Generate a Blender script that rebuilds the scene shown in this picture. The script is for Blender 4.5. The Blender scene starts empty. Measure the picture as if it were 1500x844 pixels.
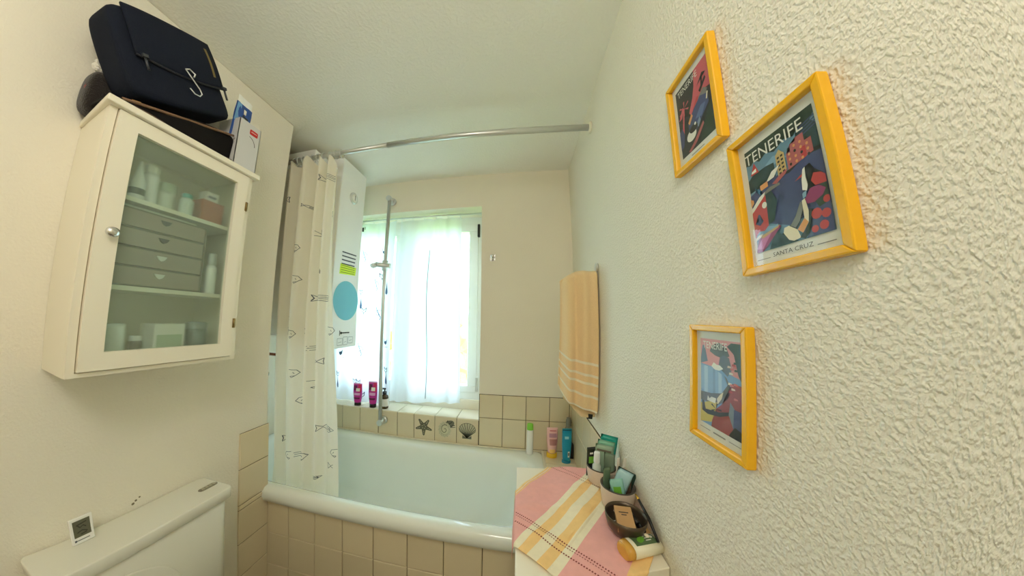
import bpy, bmesh, math, random
from mathutils import Vector, Matrix
random.seed(7)
S = bpy.context.scene
C = S.collection
PI = math.pi

# ------------------------------------------------------------------ camera
# wide phone panorama lens: radial polynomial fisheye, centre slightly left of the frame's middle
cd = bpy.data.cameras.new('camera')
cam = bpy.data.objects.new('camera', cd); C.objects.link(cam); S.camera = cam
YAW, PITCH, ROLL = -0.18149, 0.08581, -0.01732
KP = (2.56583, 0.5591, -5.70808, 4.5122)      # theta = sum k_i r^i, r in 1000 px
cy_, sy_, cp_, sp_, cr_, sr_ = math.cos(YAW), math.sin(YAW), math.cos(PITCH), math.sin(PITCH), math.cos(ROLL), math.sin(ROLL)
Rm = Matrix(((cy_, 0, sy_), (0, 1, 0), (-sy_, 0, cy_))) @ Matrix(((1, 0, 0), (0, cp_, -sp_), (0, sp_, cp_))) @ Matrix(((cr_, -sr_, 0), (sr_, cr_, 0), (0, 0, 1)))
def _w(v): return Vector((v[0], v[2], -v[1]))
cx_, cyy_, cz_ = _w(Rm.col[0]), -_w(Rm.col[1]), -_w(Rm.col[2])
cam.matrix_world = Matrix(((cx_.x, cyy_.x, cz_.x, 0), (cx_.y, cyy_.y, cz_.y, 0), (cx_.z, cyy_.z, cz_.z, 1.37), (0, 0, 0, 1)))
cd.type = 'PANO'; cd.panorama_type = 'FISHEYE_LENS_POLYNOMIAL'
cd.sensor_fit = 'HORIZONTAL'; cd.sensor_width = 30.0; cd.fisheye_fov = PI * 1.2
cd.fisheye_polynomial_k0 = 0
cd.fisheye_polynomial_k1 = -KP[0] / 20; cd.fisheye_polynomial_k2 = -KP[1] / 400
cd.fisheye_polynomial_k3 = -KP[2] / 8000; cd.fisheye_polynomial_k4 = -KP[3] / 160000
cd.shift_x = 60.55 / 1500; cd.shift_y = 14.59 / 844
cd.clip_start = 0.01

# ------------------------------------------------------------------ light
S.view_settings.view_transform = 'Standard'; S.view_settings.look = 'None'
S.view_settings.exposure = 0.0; S.view_settings.gamma = 1.0; S.view_settings.use_curve_mapping = False
S.cycles.use_denoising = True
S.cycles.max_bounces = 16; S.cycles.diffuse_bounces = 10; S.cycles.transparent_max_bounces = 24; S.cycles.transmission_bounces = 12
S.cycles.sample_clamp_indirect = 6
W = bpy.data.worlds.new('sky'); S.world = W; W.use_nodes = True
wb = W.node_tree.nodes['Background']; wb.inputs[0].default_value = (0.62, 0.80, 1.0, 1); wb.inputs[1].default_value = 10.0
def light(name, kind, loc, rot, energy, color, **kw):
    d = bpy.data.lights.new(name, kind); d.energy = energy; d.color = color
    for k, v in kw.items(): setattr(d, k, v)
    o = bpy.data.objects.new(name, d); C.objects.link(o); o.location = loc; o.rotation_euler = rot; return o
light('sun', 'SUN', (0, -3, 8), (math.radians(42), 0, math.radians(12)), 4.5, (1, .95, .85), angle=.01)
light('unseen_fill_lamp', 'POINT', (-.10, -.42, 2.12), (0, 0, 0), 15.5, (1, .95, .87), shadow_soft_size=.16)  # unseen warm lamp behind the camera, added as fill for the room

# ------------------------------------------------------------------ materials
def nodes(name):
    m = bpy.data.materials.new(name); m.use_nodes = True
    return m, m.node_tree, m.node_tree.nodes, m.node_tree.nodes['Principled BSDF']
def srgb(r, g, b):
    f = lambda c: c / 12.92 if c <= .04045 else ((c + .055) / 1.055) ** 2.4
    return (f(r / 255), f(g / 255), f(b / 255), 1)
MC = {}
def mat(name, col, rough=.5, metal=0, spec=.5, noise=0, nscale=30, bump=0, bscale=80, coat=0, var=0, alpha=None, sheen=0):
    if name in MC: return MC[name]
    m, t, N, p = nodes(name)
    c = srgb(*col)
    p.inputs['Base Color'].default_value = c; p.inputs['Roughness'].default_value = rough; p.inputs['Metallic'].default_value = metal
    p.inputs['Specular IOR Level'].default_value = spec; p.inputs['Coat Weight'].default_value = coat
    p.inputs['Sheen Weight'].default_value = sheen
    src = None
    if noise or bump:
        tc = N.new('ShaderNodeTexCoord')
    if noise:
        n = N.new('ShaderNodeTexNoise'); n.inputs['Scale'].default_value = nscale; n.inputs['Detail'].default_value = 4
        t.links.new(tc.outputs['Object'], n.inputs['Vector'])
        mx = N.new('ShaderNodeMix'); mx.data_type = 'RGBA'
        mx.inputs['A'].default_value = tuple(x * (1 - noise) for x in c[:3]) + (1,); mx.inputs['B'].default_value = tuple(min(1, x * (1 + noise)) for x in c[:3]) + (1,)
        t.links.new(n.outputs['Fac'], mx.inputs['Factor']); src = mx.outputs['Result']
    if var:
        oi = N.new('ShaderNodeObjectInfo'); hv = N.new('ShaderNodeHueSaturation')
        mr = N.new('ShaderNodeMapRange'); mr.inputs['To Min'].default_value = 1 - var; mr.inputs['To Max'].default_value = 1 + var
        t.links.new(oi.outputs['Random'], mr.inputs['Value']); t.links.new(mr.outputs['Result'], hv.inputs['Value'])
        if src: t.links.new(src, hv.inputs['Color'])
        else: hv.inputs['Color'].default_value = c
        src = hv.outputs['Color']
    if src: t.links.new(src, p.inputs['Base Color'])
    if bump:
        n2 = N.new('ShaderNodeTexNoise'); n2.inputs['Scale'].default_value = bscale; n2.inputs['Detail'].default_value = 3
        t.links.new(tc.outputs['Object'], n2.inputs['Vector'])
        b = N.new('ShaderNodeBump'); b.inputs['Strength'].default_value = bump; b.inputs['Distance'].default_value = .003
        t.links.new(n2.outputs['Fac'], b.inputs['Height']); t.links.new(b.outputs['Normal'], p.inputs['Normal'])
    MC[name] = m; return m

def plaster(name, col, strength, scale, dist):
    m, t, N, p = nodes(name); c = srgb(*col)
    p.inputs['Roughness'].default_value = .9; p.inputs['Specular IOR Level'].default_value = .15
    tc = N.new('ShaderNodeTexCoord')
    big = N.new('ShaderNodeTexNoise'); big.inputs['Scale'].default_value = 2.3; big.inputs['Detail'].default_value = 5
    t.links.new(tc.outputs['Object'], big.inputs['Vector'])
    mx = N.new('ShaderNodeMix'); mx.data_type = 'RGBA'
    mx.inputs['A'].default_value = tuple(x * .95 for x in c[:3]) + (1,); mx.inputs['B'].default_value = tuple(min(1, x * 1.04) for x in c[:3]) + (1,)
    t.links.new(big.outputs['Fac'], mx.inputs['Factor']); t.links.new(mx.outputs['Result'], p.inputs['Base Color'])
    n1 = N.new('ShaderNodeTexNoise'); n1.inputs['Scale'].default_value = scale; n1.inputs['Detail'].default_value = 1.6; n1.inputs['Roughness'].default_value = .5
    n1.inputs['Distortion'].default_value = .12
    t.links.new(tc.outputs['Object'], n1.inputs['Vector'])
    rp = N.new('ShaderNodeValToRGB'); rp.color_ramp.elements[0].position = .33; rp.color_ramp.elements[1].position = .72; rp.color_ramp.interpolation = 'EASE'
    t.links.new(n1.outputs['Fac'], rp.inputs['Fac'])
    b = N.new('ShaderNodeBump'); b.inputs['Strength'].default_value = strength; b.inputs['Distance'].default_value = dist
    t.links.new(rp.outputs['Color'], b.inputs['Height']); t.links.new(b.outputs['Normal'], p.inputs['Normal'])
    return m
M_wall_r = plaster('roughcast_plaster', (235, 230, 215), .5, 150, .0032)
M_wall_l = plaster('painted_plaster', (236, 231, 217), .28, 130, .002)
M_wall_f = plaster('smooth_plaster', (236, 229, 212), .12, 120, .0015)
M_ceil = plaster('ceiling_plaster', (241, 239, 230), .35, 90, .002)
M_floor = mat('floor_vinyl', (120, 110, 95), .5, noise=.15)
M_tile = mat('cream_tile', (222, 208, 178), .22, noise=.05, nscale=6, var=.035)
M_tile_sill = mat('sill_tile', (232, 222, 200), .2, noise=.04, nscale=6, var=.02)
M_grout = mat('brown_grout', (84, 70, 50), .9, noise=.25, nscale=40)
M_enamel = mat('white_enamel', (236, 241, 236), .12, coat=.3)
M_ceramic = mat('cistern_plastic', (226, 224, 212), .22)
M_white = mat('white_paint', (238, 232, 214), .35)
M_whitegloss = mat('white_plastic', (240, 240, 238), .25)
M_pvc = mat('window_plastic', (236, 240, 238), .3)
M_chrome = mat('chrome', (225, 225, 225), .12, metal=1)
M_steel = mat('brushed_steel', (214, 216, 214), .32, metal=.75)
M_brass = mat('dull_brass', (150, 128, 84), .4, metal=1)
M_dark = mat('dark_ink', (44, 44, 48), .7)
M_greyink = mat('grey_ink', (84, 88, 96), .7)
M_inkblue = mat('blue_ink', (64, 90, 132), .7)
M_black = mat('black_plastic', (20, 20, 22), .35)
M_shadowgap = mat('dark_gap', (40, 34, 26), .9)
M_yellow = mat('yellow_lacquer', (242, 182, 10), .25, coat=.3, noise=.03, nscale=8)
M_paper = mat('white_paper', (236, 234, 226), .7)
def cloth_mat(name, col, trans=.5, rough=.8, bump=.12, bscale=700, tcol=None):
    m, t, N, p = nodes(name); c = srgb(*col)
    N.remove(p); out = N['Material Output']
    d = N.new('ShaderNodeBsdfDiffuse'); d.inputs['Color'].default_value = c
    tr = N.new('ShaderNodeBsdfTranslucent'); tr.inputs['Color'].default_value = srgb(*tcol) if tcol else c
    mx = N.new('ShaderNodeMixShader'); mx.inputs[0].default_value = trans
    t.links.new(d.outputs[0], mx.inputs[1]); t.links.new(tr.outputs[0], mx.inputs[2]); t.links.new(mx.outputs[0], out.inputs['Surface'])
    tc = N.new('ShaderNodeTexCoord'); n = N.new('ShaderNodeTexNoise'); n.inputs['Scale'].default_value = bscale
    b = N.new('ShaderNodeBump'); b.inputs['Strength'].default_value = bump; b.inputs['Distance'].default_value = .001
    t.links.new(tc.outputs['Object'], n.inputs['Vector']); t.links.new(n.outputs['Fac'], b.inputs['Height'])
    t.links.new(b.outputs['Normal'], d.inputs['Normal']); return m
M_curtain = cloth_mat('shower_curtain_cloth', (246, 240, 226), .46)
M_net = cloth_mat('white_curtain_cloth', (236, 242, 244), .48)
M_net2 = cloth_mat('printed_curtain_cloth', (236, 243, 247), .54)
def glass_mat(name, tint, gloss):
    m, t, N, p = nodes(name); N.remove(p); out = N['Material Output']
    a = N.new('ShaderNodeBsdfTransparent'); a.inputs[0].default_value = tint
    g = N.new('ShaderNodeBsdfGlossy'); g.inputs['Roughness'].default_value = .03
    f = N.new('ShaderNodeFresnel'); f.inputs[0].default_value = 1.45
    mu = N.new('ShaderNodeMath'); mu.operation = 'MULTIPLY'; mu.inputs[1].default_value = gloss
    mx = N.new('ShaderNodeMixShader')
    ge = N.new('ShaderNodeNewGeometry'); iv = N.new('ShaderNodeMath'); iv.operation = 'SUBTRACT'; iv.inputs[0].default_value = 1.0
    m2 = N.new('ShaderNodeMath'); m2.operation = 'MULTIPLY'
    t.links.new(ge.outputs['Backfacing'], iv.inputs[1]); t.links.new(iv.outputs[0], m2.inputs[1]); t.links.new(mu.outputs[0], m2.inputs[0])
    t.links.new(f.outputs[0], mu.inputs[0]); t.links.new(m2.outputs[0], mx.inputs[0])
    t.links.new(a.outputs[0], mx.inputs[1]); t.links.new(g.outputs[0], mx.inputs[2]); t.links.new(mx.outputs[0], out.inputs['Surface']); return m
M_glass = glass_mat('window_glass', (.97, .99, .98, 1), 1.0)
M_picglass = glass_mat('picture_glass', (.98, .98, .98, 1), .8)
def frosted():
    m, t, N, p = nodes('frosted_glass'); N.remove(p); out = N['Material Output']
    a = N.new('ShaderNodeBsdfTransparent'); a.inputs[0].default_value = (.90, .96, .93, 1)
    r = N.new('ShaderNodeBsdfRefraction'); r.inputs['Color'].default_value = (.92, .98, .95, 1); r.inputs['IOR'].default_value = 1.08; r.inputs['Roughness'].default_value = .16
    g = N.new('ShaderNodeBsdfGlossy'); g.inputs['Color'].default_value = (.8, .9, .86, 1); g.inputs['Roughness'].default_value = .35
    d = N.new('ShaderNodeBsdfDiffuse'); d.inputs['Color'].default_value = (.66, .76, .70, 1)
    x1 = N.new('ShaderNodeMixShader'); x1.inputs[0].default_value = .45
    x2 = N.new('ShaderNodeMixShader'); x2.inputs[0].default_value = .08
    x3 = N.new('ShaderNodeMixShader'); x3.inputs[0].default_value = .07
    L = t.links.new
    L(a.outputs[0], x1.inputs[1]); L(r.outputs[0], x1.inputs[2]); L(x1.outputs[0], x2.inputs[1]); L(g.outputs[0], x2.inputs[2])
    L(x2.outputs[0], x3.inputs[1]); L(d.outputs[0], x3.inputs[2]); L(x3.outputs[0], out.inputs['Surface']); return m
M_frost = frosted()
def clear_plastic(name, tint):
    m, t, N, p = nodes(name); N.remove(p); out = N['Material Output']
    a = N.new('ShaderNodeBsdfTransparent'); a.inputs[0].default_value = tint
    g = N.new('ShaderNodeBsdfGlossy'); g.inputs['Roughness'].default_value = .12
    d = N.new('ShaderNodeBsdfDiffuse'); d.inputs['Color'].default_value = (.7, .74, .72, 1)
    x = N.new('ShaderNodeMixShader'); x.inputs[0].default_value = .3; y = N.new('ShaderNodeMixShader'); y.inputs[0].default_value = .12
    t.links.new(a.outputs[0], x.inputs[1]); t.links.new(d.outputs[0], x.inputs[2]); t.links.new(x.outputs[0], y.inputs[1]); t.links.new(g.outputs[0], y.inputs[2])
    t.links.new(y.outputs[0], out.inputs['Surface']); return m
M_clear = clear_plastic('clear_plastic', (.78, .84, .80, 1))

# ------------------------------------------------------------------ geometry helpers
def box(B, lo, hi, mi=0, bev=0, seg=2):
    v = [B.verts.new((x, y, z)) for x in (lo[0], hi[0]) for y in (lo[1], hi[1]) for z in (lo[2], hi[2])]
    fs = [B.faces.new([v[i] for i in f]) for f in ((0, 1, 3, 2), (4, 6, 7, 5), (0, 4, 5, 1), (2, 3, 7, 6), (0, 2, 6, 4), (1, 5, 7, 3))]
    for f in fs: f.material_index = mi
    if bev:
        es = list({e for f in fs for e in f.edges})
        r = bmesh.ops.bevel(B, geom=es, offset=bev, segments=seg, profile=.5, affect='EDGES')
        for f in r['faces']: f.material_index = mi; f.smooth = True
def frame_axes(d):
    d = Vector(d).normalized(); a = Vector((0, 0, 1)) if abs(d.z) < .9 else Vector((1, 0, 0))
    x = a.cross(d).normalized(); return x, d.cross(x), d
def tube(B, pts, r, n=10, mi=0, cap=True):
    pts = [Vector(p) for p in pts]; rings = []
    for i, p in enumerate(pts):
        d = (pts[min(i + 1, len(pts) - 1)] - pts[max(i - 1, 0)])
        x, y, _ = frame_axes(d); rr = r[i] if isinstance(r, (list, tuple)) else r
        if rings:
            x = (px_ - d.normalized() * px_.dot(d.normalized())).normalized(); y = d.normalized().cross(x)
        px_ = x
        rings.append([B.verts.new(p + (x * math.cos(2 * PI * k / n) + y * math.sin(2 * PI * k / n)) * rr) for k in range(n)])
    for a, b in zip(rings, rings[1:]):
        for k in range(n):
            f = B.faces.new((a[k], a[(k + 1) % n], b[(k + 1) % n], b[k])); f.smooth = True; f.material_index = mi
    if cap:
        for q in (rings[0][::-1], rings[-1]):
            f = B.faces.new(q); f.material_index = mi
def lathe(B, prof, c=(0, 0, 0), n=28, mi=0, axis=(0, 0, 1), sx=1, sy=1, mis=None):
    X, Y, Z = frame_axes(axis) if axis != (0, 0, 1) else (Vector((1, 0, 0)), Vector((0, 1, 0)), Vector((0, 0, 1)))
    c = Vector(c); rings = []
    for r, z in prof:
        if r < 1e-6: rings.append([B.verts.new(c + Z * z)])
        else: rings.append([B.verts.new(c + Z * z + X * (r * sx * math.cos(2 * PI * k / n)) + Y * (r * sy * math.sin(2 * PI * k / n))) for k in range(n)])
    for i, (a, b) in enumerate(zip(rings, rings[1:])):
        for k in range(n):
            k2 = (k + 1) % n
            q = (a[0], b[k2], b[k]) if len(a) == 1 else ((a[k], a[k2], b[0]) if len(b) == 1 else (a[k], a[k2], b[k2], b[k]))
            if len(a) == 1 and len(b) == 1: continue
            f = B.faces.new(q); f.smooth = True; f.material_index = mis[i] if mis else mi
def grid(B, nu, nv, fn, mi=0, mfn=None, closed=False):
    V = [[B.verts.new(fn(i / (nu - 1), j / (nv - 1))) for j in range(nv)] for i in range(nu)]
    for i in range(nu - 1):
        for j in range(nv - 1):
            f = B.faces.new((V[i][j], V[i + 1][j], V[i + 1][j + 1], V[i][j + 1])); f.smooth = True
            f.material_index = mfn((i + .5) / (nu - 1), (j + .5) / (nv - 1)) if mfn else mi
    return V
def prism(B, pts, d, mi=0, smooth=False):
    d = Vector(d); a = [B.verts.new(p) for p in pts]; b = [B.verts.new(Vector(p) + d) for p in pts]; n = len(pts)
    f1 = B.faces.new(a[::-1]); f2 = B.faces.new(b); f1.material_index = f2.material_index = mi
    for k in range(n):
        f = B.faces.new((a[k], a[(k + 1) % n], b[(k + 1) % n], b[k])); f.material_index = mi; f.smooth = smooth
def ribbon(B, pts, w, fn, mi=0):
    pts = [Vector((p[0], p[1])) for p in pts]; L = []
    for i, p in enumerate(pts):
        d = (pts[min(i + 1, len(pts) - 1)] - pts[max(i - 1, 0)])
        d = d.normalized() if d.length > 1e-9 else Vector((1, 0)); nn = Vector((-d.y, d.x)) * w / 2
        L.append((B.verts.new(fn(*(p + nn))), B.verts.new(fn(*(p - nn)))))
    for a, b in zip(L, L[1:]):
        f = B.faces.new((a[0], a[1], b[1], b[0])); f.material_index = mi
def fill(B, pts, fn, mi=0):
    try:
        f = B.faces.new([B.verts.new(fn(*p)) for p in pts]); f.material_index = mi
    except ValueError: pass
ORG = {}
def thing(name, label, cat, loc, group=None, rot=None, local=False):
    o = bpy.data.objects.new(name, None); C.objects.link(o); o.empty_display_size = .05
    o.location = loc; o['label'] = label; o['category'] = cat
    if group: o['group'] = group
    if rot: o.rotation_euler = rot
    ORG[o.name] = Vector((0, 0, 0)) if (local or rot) else Vector(loc)
    return o
def obj(name, B, mats, parent=None, label=None, sub=0, solid=0, smooth=False, bevel=0, kind=None, cat=None, group=None):
    if not isinstance(mats, (list, tuple)): mats = [mats]
    bmesh.ops.recalc_face_normals(B, faces=B.faces[:])
    if parent is not None: org = ORG[parent.name]
    else:
        xs = [v.co for v in B.verts]
        org = Vector(((min(v.x for v in xs) + max(v.x for v in xs)) / 2, (min(v.y for v in xs) + max(v.y for v in xs)) / 2, min(v.z for v in xs)))
    for v in B.verts: v.co -= org
    me = bpy.data.meshes.new(name); B.to_mesh(me); B.free()
    for m in mats: me.materials.append(m)
    o = bpy.data.objects.new(name, me); C.objects.link(o)
    if smooth:
        for p in me.polygons: p.use_smooth = True
    if parent is not None: o.parent = parent
    else: o.location = org
    ORG[o.name] = org
    if label: o['label'] = label
    if kind: o['kind'] = kind
    if cat: o['category'] = cat
    if group: o['group'] = group
    if bevel:
        md = o.modifiers.new('bevel', 'BEVEL'); md.width = bevel; md.segments = 2; md.limit_method = 'ANGLE'
    if solid:
        md = o.modifiers.new('solid', 'SOLIDIFY'); md.thickness = solid; md.offset = 0
    if sub:
        md = o.modifiers.new('sub', 'SUBSURF'); md.levels = sub; md.render_levels = sub
    return o
def nb(): return bmesh.new()
def bx(name, lo, hi, m, parent=None, bev=0, **k):
    B = nb(); box(B, lo, hi, bev=bev); return obj(name, B, m, parent, **k)
def copy_tree(root, loc, rot=None, label=None):
    r = root.copy(); C.objects.link(r); r.location = loc
    if rot: r.rotation_euler = rot
    if label: r['label'] = label
    for ch in root.children:
        c = ch.copy(); C.objects.link(c); c.parent = r
        for g in ch.children:
            d = g.copy(); C.objects.link(d); d.parent = c
    return r
def text(body, size, m, parent, mtx, name='lettering', sx=1.0, extr=0):
    cu = bpy.data.curves.new(name, 'FONT'); cu.body = body; cu.size = size; cu.align_x = 'CENTER'; cu.align_y = 'CENTER'; cu.extrude = extr
    cu.resolution_u = 2
    t = bpy.data.objects.new('tmp_text', cu); C.objects.link(t)
    dg = bpy.context.evaluated_depsgraph_get(); me = bpy.data.meshes.new_from_object(t.evaluated_get(dg)); bpy.data.objects.remove(t)
    me.name = name
    me.transform(Matrix.Diagonal((sx, 1, 1, 1))); me.transform(mtx)
    if parent is not None: me.transform(Matrix.Translation(-ORG[parent.name]))
    me.materials.clear(); me.materials.append(m)
    o = bpy.data.objects.new(name, me); C.objects.link(o)
    if parent is not None: o.parent = parent
    return o
def plane_mtx(o, u, v):     # text x -> u, y -> v, origin o
    u, v = Vector(u), Vector(v); n = u.cross(v)
    return Matrix(((u.x, v.x, n.x, o[0]), (u.y, v.y, n.y, o[1]), (u.z, v.z, n.z, o[2]), (0, 0, 0, 1)))

# tiles: mesh data shared between equal sizes. axis: the way the face looks
TM = {}
def tile(parent, axis, lo, hi, at, m=None, th=.008, gap=.003):
    """lo, hi: the tile's field in the two in-plane coordinates (x/z, y/z or x/y), at = plane, face looks along axis"""
    m = m or M_tile
    w, h = round(hi[0] - lo[0] - gap, 4), round(hi[1] - lo[1] - gap, 4)
    if w < .006 or h < .006: return None
    key = (axis, w, h, th, m.name)
    if key not in TM:
        B = nb(); c = .0022
        def P(a, b, d):
            s = 1 if axis[0] == '+' else -1
            return {'x': (s * d, a, b), 'y': (a, s * d, b), 'z': (a, b, s * d)}[axis[1]]
        r = [[B.verts.new(P(sx * (w / 2 - i), sy * (h / 2 - i), d)) for sx, sy in ((-1, -1), (1, -1), (1, 1), (-1, 1))] for i, d in ((0, 0), (0, th - c), (c, th))]
        for a, b in zip(r, r[1:]):
            for k in range(4): B.faces.new((a[k], a[(k + 1) % 4], b[(k + 1) % 4], b[k]))
        B.faces.new(r[-1]); bmesh.ops.recalc_face_normals(B, faces=B.faces[:])
        me = bpy.data.meshes.new('tile'); B.to_mesh(me); B.free(); me.materials.append(m); TM[key] = me
        n = Vector(P(0, 0, 1)); 
        if me.polygons[-1].normal.dot(n) < 0: me.flip_normals()
    o = bpy.data.objects.new('tile', TM[key]); C.objects.link(o); o.parent = parent
    a, b = (lo[0] + hi[0]) / 2, (lo[1] + hi[1]) / 2
    p = {'x': (at, a, b), 'y': (a, at, b), 'z': (a, b, at)}[axis[1]]
    o.location = Vector(p) - ORG[parent.name]; ORG[o.name] = Vector(p)
    return o
def tilefield(parent, axis, us, vs, at, m=None, th=.008, gap=.003):
    g = {}
    for i in range(len(us) - 1):
        for j in range(len(vs) - 1): g[i, j] = tile(parent, axis, (us[i], vs[j]), (us[i + 1], vs[j + 1]), at, m, th, gap)
    return g

# ------------------------------------------------------------------ the room
XR, XL, XA, YF, YN, ZC, YT = .345, -1.164, -1.65, 1.68, -1.3, 2.385, .994
def struct(name, B, m, parent=None, **k): return obj(name, B, m, parent, kind='structure', **k)
B = nb(); box(B, (-1.95, -1.5, -.1), (.545, 2.0, 0)); struct('floor', B, M_floor)
B = nb(); box(B, (-1.95, -1.5, ZC), (.545, 2.0, ZC + .15)); struct('ceiling', B, M_ceil)
B = nb(); box(B, (XR, -1.5, 0), (XR + .2, 2.0, ZC)); wall_right = struct('wall_right', B, M_wall_r)
B = nb(); box(B, (-1.95, -1.5, 0), (XL, YT, ZC), bev=.006); wall_left = struct('wall_left', B, M_wall_l)
B = nb(); box(B, (-1.95, YT, 0), (XA, 2.0, ZC)); wall_alcove = struct('wall_alcove', B, M_wall_f)
B = nb(); box(B, (XL, -1.5, 0), (XR, YN, ZC)); struct('wall_near', B, M_wall_l)
WX0, WX1, WZ0, WZ1 = -1.47, -.241, .722, 2.145
B = nb()
box(B, (XA, YF, 0), (WX0, 2.0, ZC)); box(B, (WX1, YF, 0), (XR, 2.0, ZC))
box(B, (WX0, YF, 0), (WX1, 2.0, WZ0)); box(B, (WX0, YF, WZ1), (WX1, 2.0, ZC))
box(B, (WX0, 1.86, WZ0), (WX1, 2.0, .80))
wall_far = struct('wall_far', B, M_wall_f)
# tiles on the far wall (two rows beside the window, one under the sill), dark joints
ZT = [.563, .747, .898]
XJ = [-.238, -.089, .057, .202, .322, .344]
B = nb(); box(B, (XA, YF - .004, .50), (WX1, YF, .727)); box(B, (WX1, YF - .004, .50), (XR, YF, .899)); obj('grout', B, M_grout, wall_far)
tilefield(wall_far, '-y', XJ, ZT, YF)
XS = [-1.645, -1.535, -1.39, -1.245, -1.098, -.950, -.805, -.682, -.535, -.386, -.241]
under = tilefield(wall_far, '-y', XS, [.561, .728], YF)
# printed sea motifs on three of the tiles
def P_far(x, z): return Vector((x, YF - .0086, z))
def motif(tile_o, name, polys, lines, m1, m2, w=.0025):
    B = nb()
    for pl in polys: fill(B, pl, P_far, 0)
    k = nb()
    for pl in lines: ribbon(B, pl, w, lambda x, z: P_far(x, z) - Vector((0, .0003, 0)), 1)
    k.free(); return obj(name, B, [m1, m2], tile_o)
M_sepia = mat('sepia_print', (104, 104, 88), .4); M_sepial = mat('pale_print', (206, 200, 170), .4); M_sepiad = mat('black_print', (52, 54, 46), .4)
def ell(cx, cz, a, b, n=20, t0=0, t1=2 * PI, rot=0):
    r = []
    for k in range(n + 1):
        t = t0 + (t1 - t0) * k / n; x, z = a * math.cos(t), b * math.sin(t)
        r.append((cx + x * math.cos(rot) - z * math.sin(rot), cz + x * math.sin(rot) + z * math.cos(rot)))
    return r
# starfish
cx, cz = -.611, .650; arms = []; lines = []
for k in range(5):
    a = PI / 2 + .62 + 2 * PI * k / 5
    arms += [(cx + .022 * math.cos(a - .63), cz + .022 * math.sin(a - .63)), (cx + .056 * math.cos(a - .09), cz + .056 * math.sin(a - .09)),
             (cx + .060 * math.cos(a), cz + .060 * math.sin(a)), (cx + .056 * math.cos(a + .09), cz + .056 * math.sin(a + .09))]
    lines.append([(cx + r * math.cos(a), cz + r * math.sin(a)) for r in (.03, .035)])
    lines.append([(cx + r * math.cos(a), cz + r * math.sin(a)) for r in (.042, .046)])
    lines.append([(cx + r * math.cos(a + .5), cz + r * math.sin(a + .5)) for r in (.010, .015)])
B = nb(); ctr = (cx, cz)
for k in range(len(arms)): fill(B, [ctr, arms[k], arms[(k + 1) % len(arms)]], P_far, 0)
for l in lines: ribbon(B, l, .005, lambda x, z: P_far(x, z) - Vector((0, .0004, 0)), 1)
for k in range(len(arms)): ribbon(B, [arms[k], arms[(k + 1) % len(arms)]], .0022, lambda x, z: P_far(x, z) - Vector((0, .0003, 0)), 2)
obj('starfish_print', B, [M_sepia, M_sepial, M_sepiad], under[7, 0])
# coiled shell
cx, cz = -.460, .650; B = nb()
D2 = lambda x, z: P_far(x, z) - Vector((0, .0003, 0))
D3 = lambda x, z: P_far(x, z) - Vector((0, .0005, 0))
fill(B, ell(cx + .022, cz + .032, .040, .024, rot=.5), P_far, 0)
fill(B, ell(cx - .006, cz - .004, .042, .052), D2, 1)
for k in range(26):
    a = 2 * PI * k / 26; r0, r1 = (.030, .046 + .004 * (k % 2))
    ribbon(B, [(cx - .006 + r0 * .9 * math.cos(a), cz - .004 + r0 * math.sin(a)), (cx - .006 + r1 * .9 * math.cos(a + .15), cz - .004 + r1 * 1.05 * math.sin(a + .15))], .0014, D3, 2)
sp = [(cx - .006 + (.028 - .0042 * t) * math.cos(t * 1.25 + 1), cz - .004 + (.034 - .005 * t) * math.sin(t * 1.25 + 1)) for t in [i * .25 for i in range(26)]]
ribbon(B, sp, .0032, D3, 2)
for k in range(6):
    a = .1 + .28 * k
    ribbon(B, [(cx + .004 + .03 * math.cos(a), cz + .01 + .03 * math.sin(a)), (cx + .012 + .055 * math.cos(a), cz + .014 + .045 * math.sin(a))], .005, D2, 2 if k % 2 else 0)
obj('snail_shell_print', B, [M_sepia, M_sepial, M_sepiad], under[8, 0])
# scallop
cx, cz = -.314, .650; B = nb(); hx, hz = cx - .002, cz - .046
fan = [(cx + .054 * math.cos(t), cz + .010 + .042 * math.sin(t)) for t in [(-.28 + i * (PI + .56) / 20) for i in range(21)]]
for a, b in zip(fan, fan[1:]): fill(B, [(hx, hz), a, b], P_far, 1)
for k in range(0, 21):
    ribbon(B, [(hx, hz), fan[k]], .0016 if k % 2 else .0038, D2, 2 if k % 2 == 0 else 0)
ribbon(B, fan, .003, D2, 0)
fill(B, [(hx - .030, hz + .016), (hx, hz - .002), (hx + .030, hz + .016), (hx + .030, hz - .006), (hx - .030, hz - .006)], P_far, 0)
obj('scallop_print', B, [M_sepia, M_sepial, M_sepiad], under[9, 0])
# tiles on the right wall beside the tub
B = nb(); box(B, (XR - .004, 1.0, .52), (XR, YF, .899)); obj('grout', B, M_grout, wall_right)
tilefield(wall_right, '-x', [1.0, 1.105, 1.25, 1.395, 1.54, 1.670], ZT, XR)
# one column of tiles at the end of the left wall
B = nb(); box(B, (XL, .860, 0), (XL + .004, .997, .852)); obj('grout', B, M_grout, wall_left)
tilefield(wall_left, '+x', [.858, .998], [.0, .115, .225, .37, .519, .541, .696, .853], XL)
# dents in the left wall above the cistern
B = nb()
for y, z, r in ((.536, .772, .0025), (.545, .778, .002), (.529, .765, .003)): lathe(B, [(0, .001), (r, .0005), (r * 1.4, -.001)], (XL + .0008, y, z), 8, axis=(1, 0, 0))
obj('plaster_chip', B, mat('chip_grey', (120, 112, 92), .9), wall_left)
# sill
B = nb(); box(B, (WX0, YF, WZ0 - .02), (WX1, 1.862, WZ0 + .004)); sill = struct('trim_1', B, M_grout)
tilefield(sill, '+z', [WX0] + XS[2:-1] + [WX1 + .002], [YF - .007, 1.855], WZ0 + .002, M_tile_sill, th=.008)
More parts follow.
